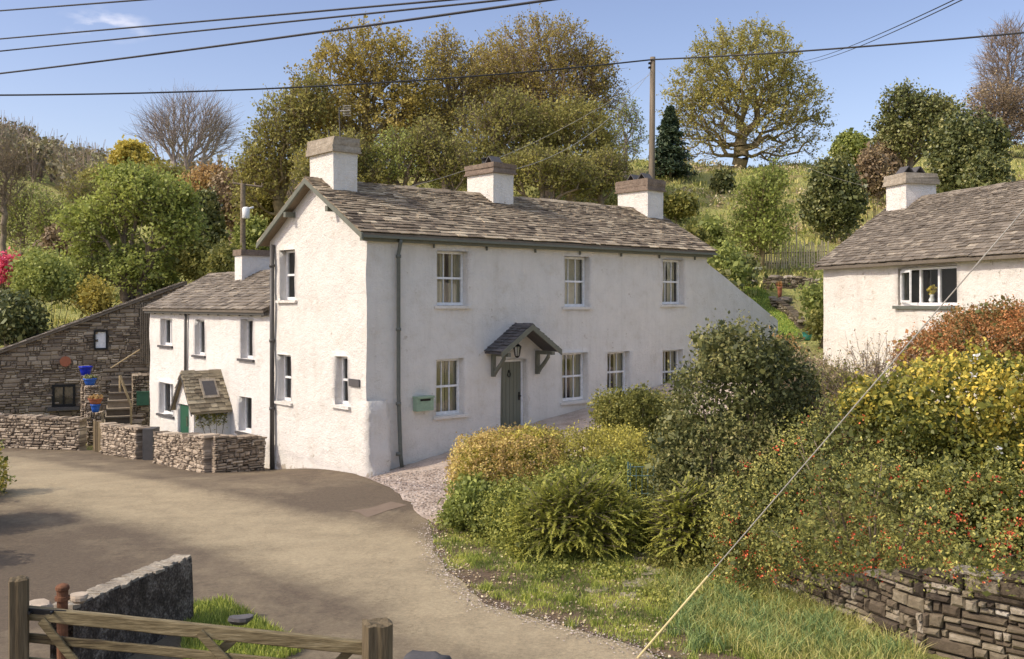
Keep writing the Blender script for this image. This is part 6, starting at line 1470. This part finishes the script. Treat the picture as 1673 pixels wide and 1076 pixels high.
tr(660, 320, 55, [(660, 255, 50, 40), (620, 275, 40, 30), (700, 270, 40, 34)], name='woodland_tree', label='low green tree showing above the ridge right of the nearest chimney', seed=90, npts=432, R0=.2, tip=.018, leaves=5, lsize=0.144, twlen=.7, lmat='l_springdull', bark='bark', group=wood, clear=.12)
tr(735, 320, 54, [(740, 265, 45, 38), (700, 240, 30, 40)], name='woodland_tree', label='small bushy green tree left of the middle chimney', seed=91, npts=360, R0=.2, tip=.018, leaves=5, lsize=0.144, twlen=.7, lmat='l_ochregreen', bark='bark', group=wood, clear=.12, tone=-.1)
tr(880, 325, 53, [(885, 280, 60, 34), (840, 285, 40, 30), (930, 290, 50, 30)], name='woodland_tree', label='low olive thicket tree between the middle and far chimneys', seed=92, npts=432, R0=.2, tip=.018, leaves=7, lsize=0.144, twlen=.7, lmat='l_ochregreen', tone=-.15, bark='bark', group=wood, clear=.1)
tr(985, 320, 55, [(990, 280, 40, 34), (960, 300, 34, 24)], name='woodland_tree', label='dull green thicket tree beside the far chimney', seed=93, npts=324, R0=.18, tip=.018, leaves=5, lsize=0.144, twlen=.7, lmat='l_ochregreen', bark='bark', group=wood, clear=.1, tone=-.12)
tr(560, 300, 54, [(560, 255, 45, 40), (520, 280, 45, 40), (600, 290, 30, 25)], name='woodland_tree', label='low bushy yellow green tree peeping past both sides of the nearest chimney', seed=94, npts=396, R0=.2, tip=.018, leaves=7, lsize=0.144, twlen=.7, lmat='l_ochregreen', bark='bark', group=wood, clear=.1)
tr(860, 310, 72, [(850, 190, 90, 80), (950, 200, 60, 80), (740, 190, 60, 80)], name='woodland_tree', label='tall thin leaved tree deep in the wood behind the other trunks', seed=95, npts=504, R0=.3, tip=.02, leaves=3, lsize=0.173, twlen=1.0, lmat='l_ochregreen', bark='bark_br', group=wood, clear=.2, multi=5, tone=-.1)
tr(620, 310, 71, [(600, 215, 80, 70), (680, 215, 60, 80), (520, 240, 50, 60)], name='woodland_tree', label='background tree deep in the wood behind the tall ochre one', seed=96, npts=432, R0=.3, tip=.02, leaves=3, lsize=0.173, twlen=1.0, lmat='l_ochre', bark='bark', group=wood, clear=.2, multi=4, tone=-.15)
tr(812, 300, 66, [(812, 115, 50, 48), (790, 165, 55, 55), (850, 170, 50, 50)], name='woodland_tree', label='airy ochre green tree between the two tallest crowns behind the ridge', seed=103, npts=520, R0=.3, tip=.02, leaves=7, lsize=.17, twlen=.9, lmat='l_ochre', bark='bark', group=wood, twr=.015, clear=.25)
# right side trees
tr(1640, 240, 84, [(1645, 75, 40, 38), (1625, 120, 32, 40), (1665, 130, 36, 44)], name='birch_tree', label='tall bare grey brown birch at the top right corner', seed=97, npts=600, R0=.22, tip=.02, leaves=0, twigs=5, twlen=1.1, bark='bark_br', twr=.016)
tr(1625, 250, 74, [(1620, 180, 40, 42), (1665, 190, 40, 50), (1600, 215, 28, 30)], name='hazel_thicket', label='brown leafless thicket tree below the birch at the right edge', seed=98, npts=600, R0=.14, tip=.02, leaves=2, lsize=.16, twigs=5, twlen=1.0, lmat='l_brownwood', bark='bark_br', multi=6, clear=.05, twr=.016)
tr(1488, 280, 62, [(1478, 182, 36, 34), (1525, 185, 36, 26), (1452, 215, 20, 32), (1500, 225, 48, 34), (1460, 240, 26, 24)], name='evergreen_tree', label='dark green holly tree on the skyline above the right hand chimney', seed=99, npts=700, R0=.22, tip=.02, leaves=8, lsize=.19, twigs=3, twlen=.7, lmat='l_dark', clear=.1, tone=.08)
sh(1578, 250, 52, 72, 47, 'large dense dark green yew behind the roof of the right hand cottage', 'l_dark', 100, lsize=.15, clusters=2300, name='yew_tree', tone=.08, cat='tree')
sh(1610, 290, 30, 40, 45, 'lower dark green yew bough mass behind the right roof ridge', 'l_dark', 101, lsize=.14, name='yew_tree', cat='tree')
sh(1425, 285, 24, 34, 56, 'brown leafless scrub between holly mound and right hand chimney', 'l_brownwood', 102, lsize=.16)
# left side trees
tr(222, 480, 47, [(228, 325, 62, 42), (160, 370, 58, 40), (275, 375, 50, 46), (140, 435, 42, 36), (215, 440, 60, 40), (290, 330, 30, 30), (195, 300, 30, 22)], name='bright_tree', label='large fresh bright green leafy tree behind the barn roof', seed=110, npts=950, R0=.26, tip=.016, leaves=9, lsize=.17, twigs=3, twlen=.65, lmat='l_spring', bark='bark', clear=.12, multi=3)
tr(305, 275, 92, [(305, 205, 66, 44), (262, 222, 36, 32), (350, 222, 34, 34)], name='bare_tree', label='round headed leafless grey tree on the skyline left of the farmhouse', seed=111, npts=520, R0=.34, tip=.03, leaves=0, twigs=3, twlen=2.0, bark='bark_pale', twr=.016, clear=.12, multi=3, bf=.8, shell=.3, curve=-.05)
tr(215, 300, 82, [(212, 262, 26, 22), (235, 285, 30, 24)], name='yellow_tree', label='bright yellow leafed tree on the skyline beside the leafless tree', seed=112, npts=350, R0=.2, tip=.02, leaves=12, lsize=.28, lmat='l_yellow', tone=-.1)
sh(70, 450, 52, 42, 43, 'small rounded weeping tree with yellow green leaves above the barn roof', 'l_springdull', 113, lsize=.13, clusters=900, name='weeping_tree', cat='tree', bumps=.1, tone=.1)
sh(155, 485, 24, 18, 42.5, 'golden green bush just above the barn roof', 'l_yellow', 114, lsize=.12, tone=-.35)
sh(12, 438, 20, 14, 44, 'crimson flowering rhododendron at the left edge', 'l_pink', 115, lsize=.12, name='rhododendron')
sh(325, 370, 36, 58, 57, 'tall dark evergreen mass left of the transformer pole', 'l_dark', 116, lsize=.2, clusters=1200, name='evergreen_tree', cat='tree')
sh(20, 520, 46, 34, 41, 'dark laurel bank at the left edge beyond the barn roof', 'l_dark', 117, lsize=.14)
sh(0, 470, 34, 30, 46, 'dark shaded shrub below the crimson rhododendron', 'l_dark', 118, lsize=.15)
sh(250, 440, 40, 30, 49, 'light green undergrowth behind the barn roof top', 'l_springdull', 119, lsize=.14)
sh(330, 425, 36, 26, 47, 'green undergrowth behind the cottage roof', 'l_olive', 120, lsize=.15, tone=.15)
sh(375, 430, 26, 24, 45, 'olive brown shrub left of the cottage chimney', 'l_olive', 121, lsize=.13)
sh(415, 390, 30, 26, 54, 'yellowish hedge shrub behind the transformer pole foot', 'l_springdull', 122, lsize=.15)
sh(110, 400, 34, 26, 56, 'grey brown leafless shrub between the weeping and bright green trees', 'l_brownwood', 123, lsize=.16)
for i, (px, pt, Y, w, lab, mt) in enumerate(((38, 300, 74, 46, 'pale green thin leaved tree standing in the left field', 'l_springdull'), (85, 330, 70, 34, 'second slim thin leaved tree in the left field', 'l_springdull'), (8, 240, 66, 40, 'leafless dark limbed tree leaning at the left edge', None), (130, 300, 88, 30, 'olive budding tree at the far side of the left field', 'l_olive'))):
    tr(px, 420, Y, [(px, pt+30, w, 34), (px-8, pt+70, w*.9, 34)], name='field_tree', label=lab, seed=130+i, npts=420, R0=.2, tip=.018, leaves=3 if mt else 0, lsize=.18, twlen=.9, lmat=mt or 'l_olive', bark='bark', twr=.014)
for i, (px, py, rx, ry, Y, mt, lab) in enumerate(((380, 330, 34, 44, 66, 'l_brownwood', 'brown budding tree on the rise behind the transformer pole'), (345, 305, 34, 24, 74, 'l_russet', 'russet scrub tree at the foot of the leafless skyline tree'), (270, 300, 34, 22, 78, 'l_ochregreen', 'mixed ochre scrub tree left of the leafless skyline tree'), (425, 330, 30, 44, 62, 'l_ochregreen', 'olive scrub tree behind the left eave of the farmhouse'), (165, 300, 30, 24, 95, 'l_ochregreen', 'olive scrub tree on the skyline below the wooded hill'))):
    tr(px, py+ry, Y, [(px, py, rx, ry), (px+rx*.3, py+ry*.4, rx*.8, ry*.7)], name='scrub_tree', label=lab, seed=140+i, npts=420, R0=.16, tip=.02, leaves=7, lsize=.24, twlen=.9, lmat=mt, bark='bark_br', clear=.05, multi=3, twr=.016)
# wooded far hill: one mass
r_ = np.random.RandomState(77); Vs, Fs, Rs = [], [], []; off = 0; TV, TF, toff = [], [], 0
for k in range(620):
    Y = r_.uniform(125, 250); px = r_.uniform(-260, 560); x = (px-CX)/F*Y; z = gz(x, Y)
    if px < 110 and Y < 165: continue
    h = r_.uniform(5, 9); w = r_.uniform(2.2, 4); n = 90; d = rdir(n, r_); d[:, 2] = np.abs(d[:, 2]); C = np.array([x, Y, z+h*.45])+d*np.array([w, w, h*.55])*r_.uniform(.5, 1, n)[:, None]
    V, Fq = leafquads(C, np.full(n, .75), r_, None, .7); Vs.append(V); Fs.append(Fq+off); off += len(V); Rs.append(np.clip(r_.uniform(0, 1)*.6+r_.uniform(0, .4, n), 0, 1))
    n = 12; A = np.tile([[x, Y, z]], (n, 1)); B = A+np.stack([r_.normal(size=n)*w*.5, r_.normal(size=n)*w*.5, h*r_.uniform(.6, 1.15, n)], 1); V, Fq = tubes_np(A, B, np.full(n, .09), np.full(n, .03), 3); TV.append(V); TF.append(Fq+toff); toff += len(V)
LM('l_far', (.085, .075, .045), (.14, .12, .065), (.2, .185, .085), transl=.2)
M['l_far'].name = 'far_wood'
o = mesh_np('far_wood', np.concatenate(Vs), np.concatenate(Fs), M['l_far'], rnd=np.concatenate(Rs)); setp(o, kind='stuff')
setp(mesh_np('far_wood_branches', np.concatenate(TV), np.concatenate(TF), M['bark_br']), kind='stuff')
# rough tussocks on the hillsides
n = 9000; Y = r_.uniform(43, 110, n)**1.0; px = r_.uniform(-250, 1900, n); x = (px-CX)/F*Y; C = np.column_stack([x, Y, ground(x, Y)]); idx = np.repeat(np.arange(n), 9)
bl_ = C[idx]+np.column_stack([r_.normal(size=(len(idx), 2))*.18, np.zeros(len(idx))])
blades('hill_grass_tussocks', bl_, .34, .07, 'g_dry', 78, lean=.7, kind='stuff')
def bracken(n, mat, seed, name, px0, px1, Y0, Y1, size):
    r = np.random.RandomState(seed); Y = r.uniform(Y0, Y1, n); px = r.uniform(px0, px1, n); x = (px-CX)/F*Y
    nz = np.array([pnoise(Vector((a*.16, b*.16, seed))) for a, b in zip(x, Y)]); k = nz > .02; x, Y = x[k], Y[k]
    C = np.column_stack([x, Y, ground(x, Y)+.15]); ii = np.repeat(np.arange(len(C)), 22); L = C[ii]+r.normal(size=(len(ii), 3))*[.4, .4, .16]
    V, Fq = leafquads(L, np.full(len(L), size), r, None, .6); setp(mesh_np(name, V, Fq, M[mat], rnd=r.uniform(0, 1, len(L))), kind='stuff')
bracken(900, 'l_straw', 3, 'dead_bracken', 1060, 1900, 48, 88, .2)
bracken(1300, 'l_springdull', 9, 'bramble_cover', 1040, 1900, 42, 80, .17)
bracken(1800, 'l_olive', 15, 'woodland_floor', 380, 1080, 46, 75, .24)
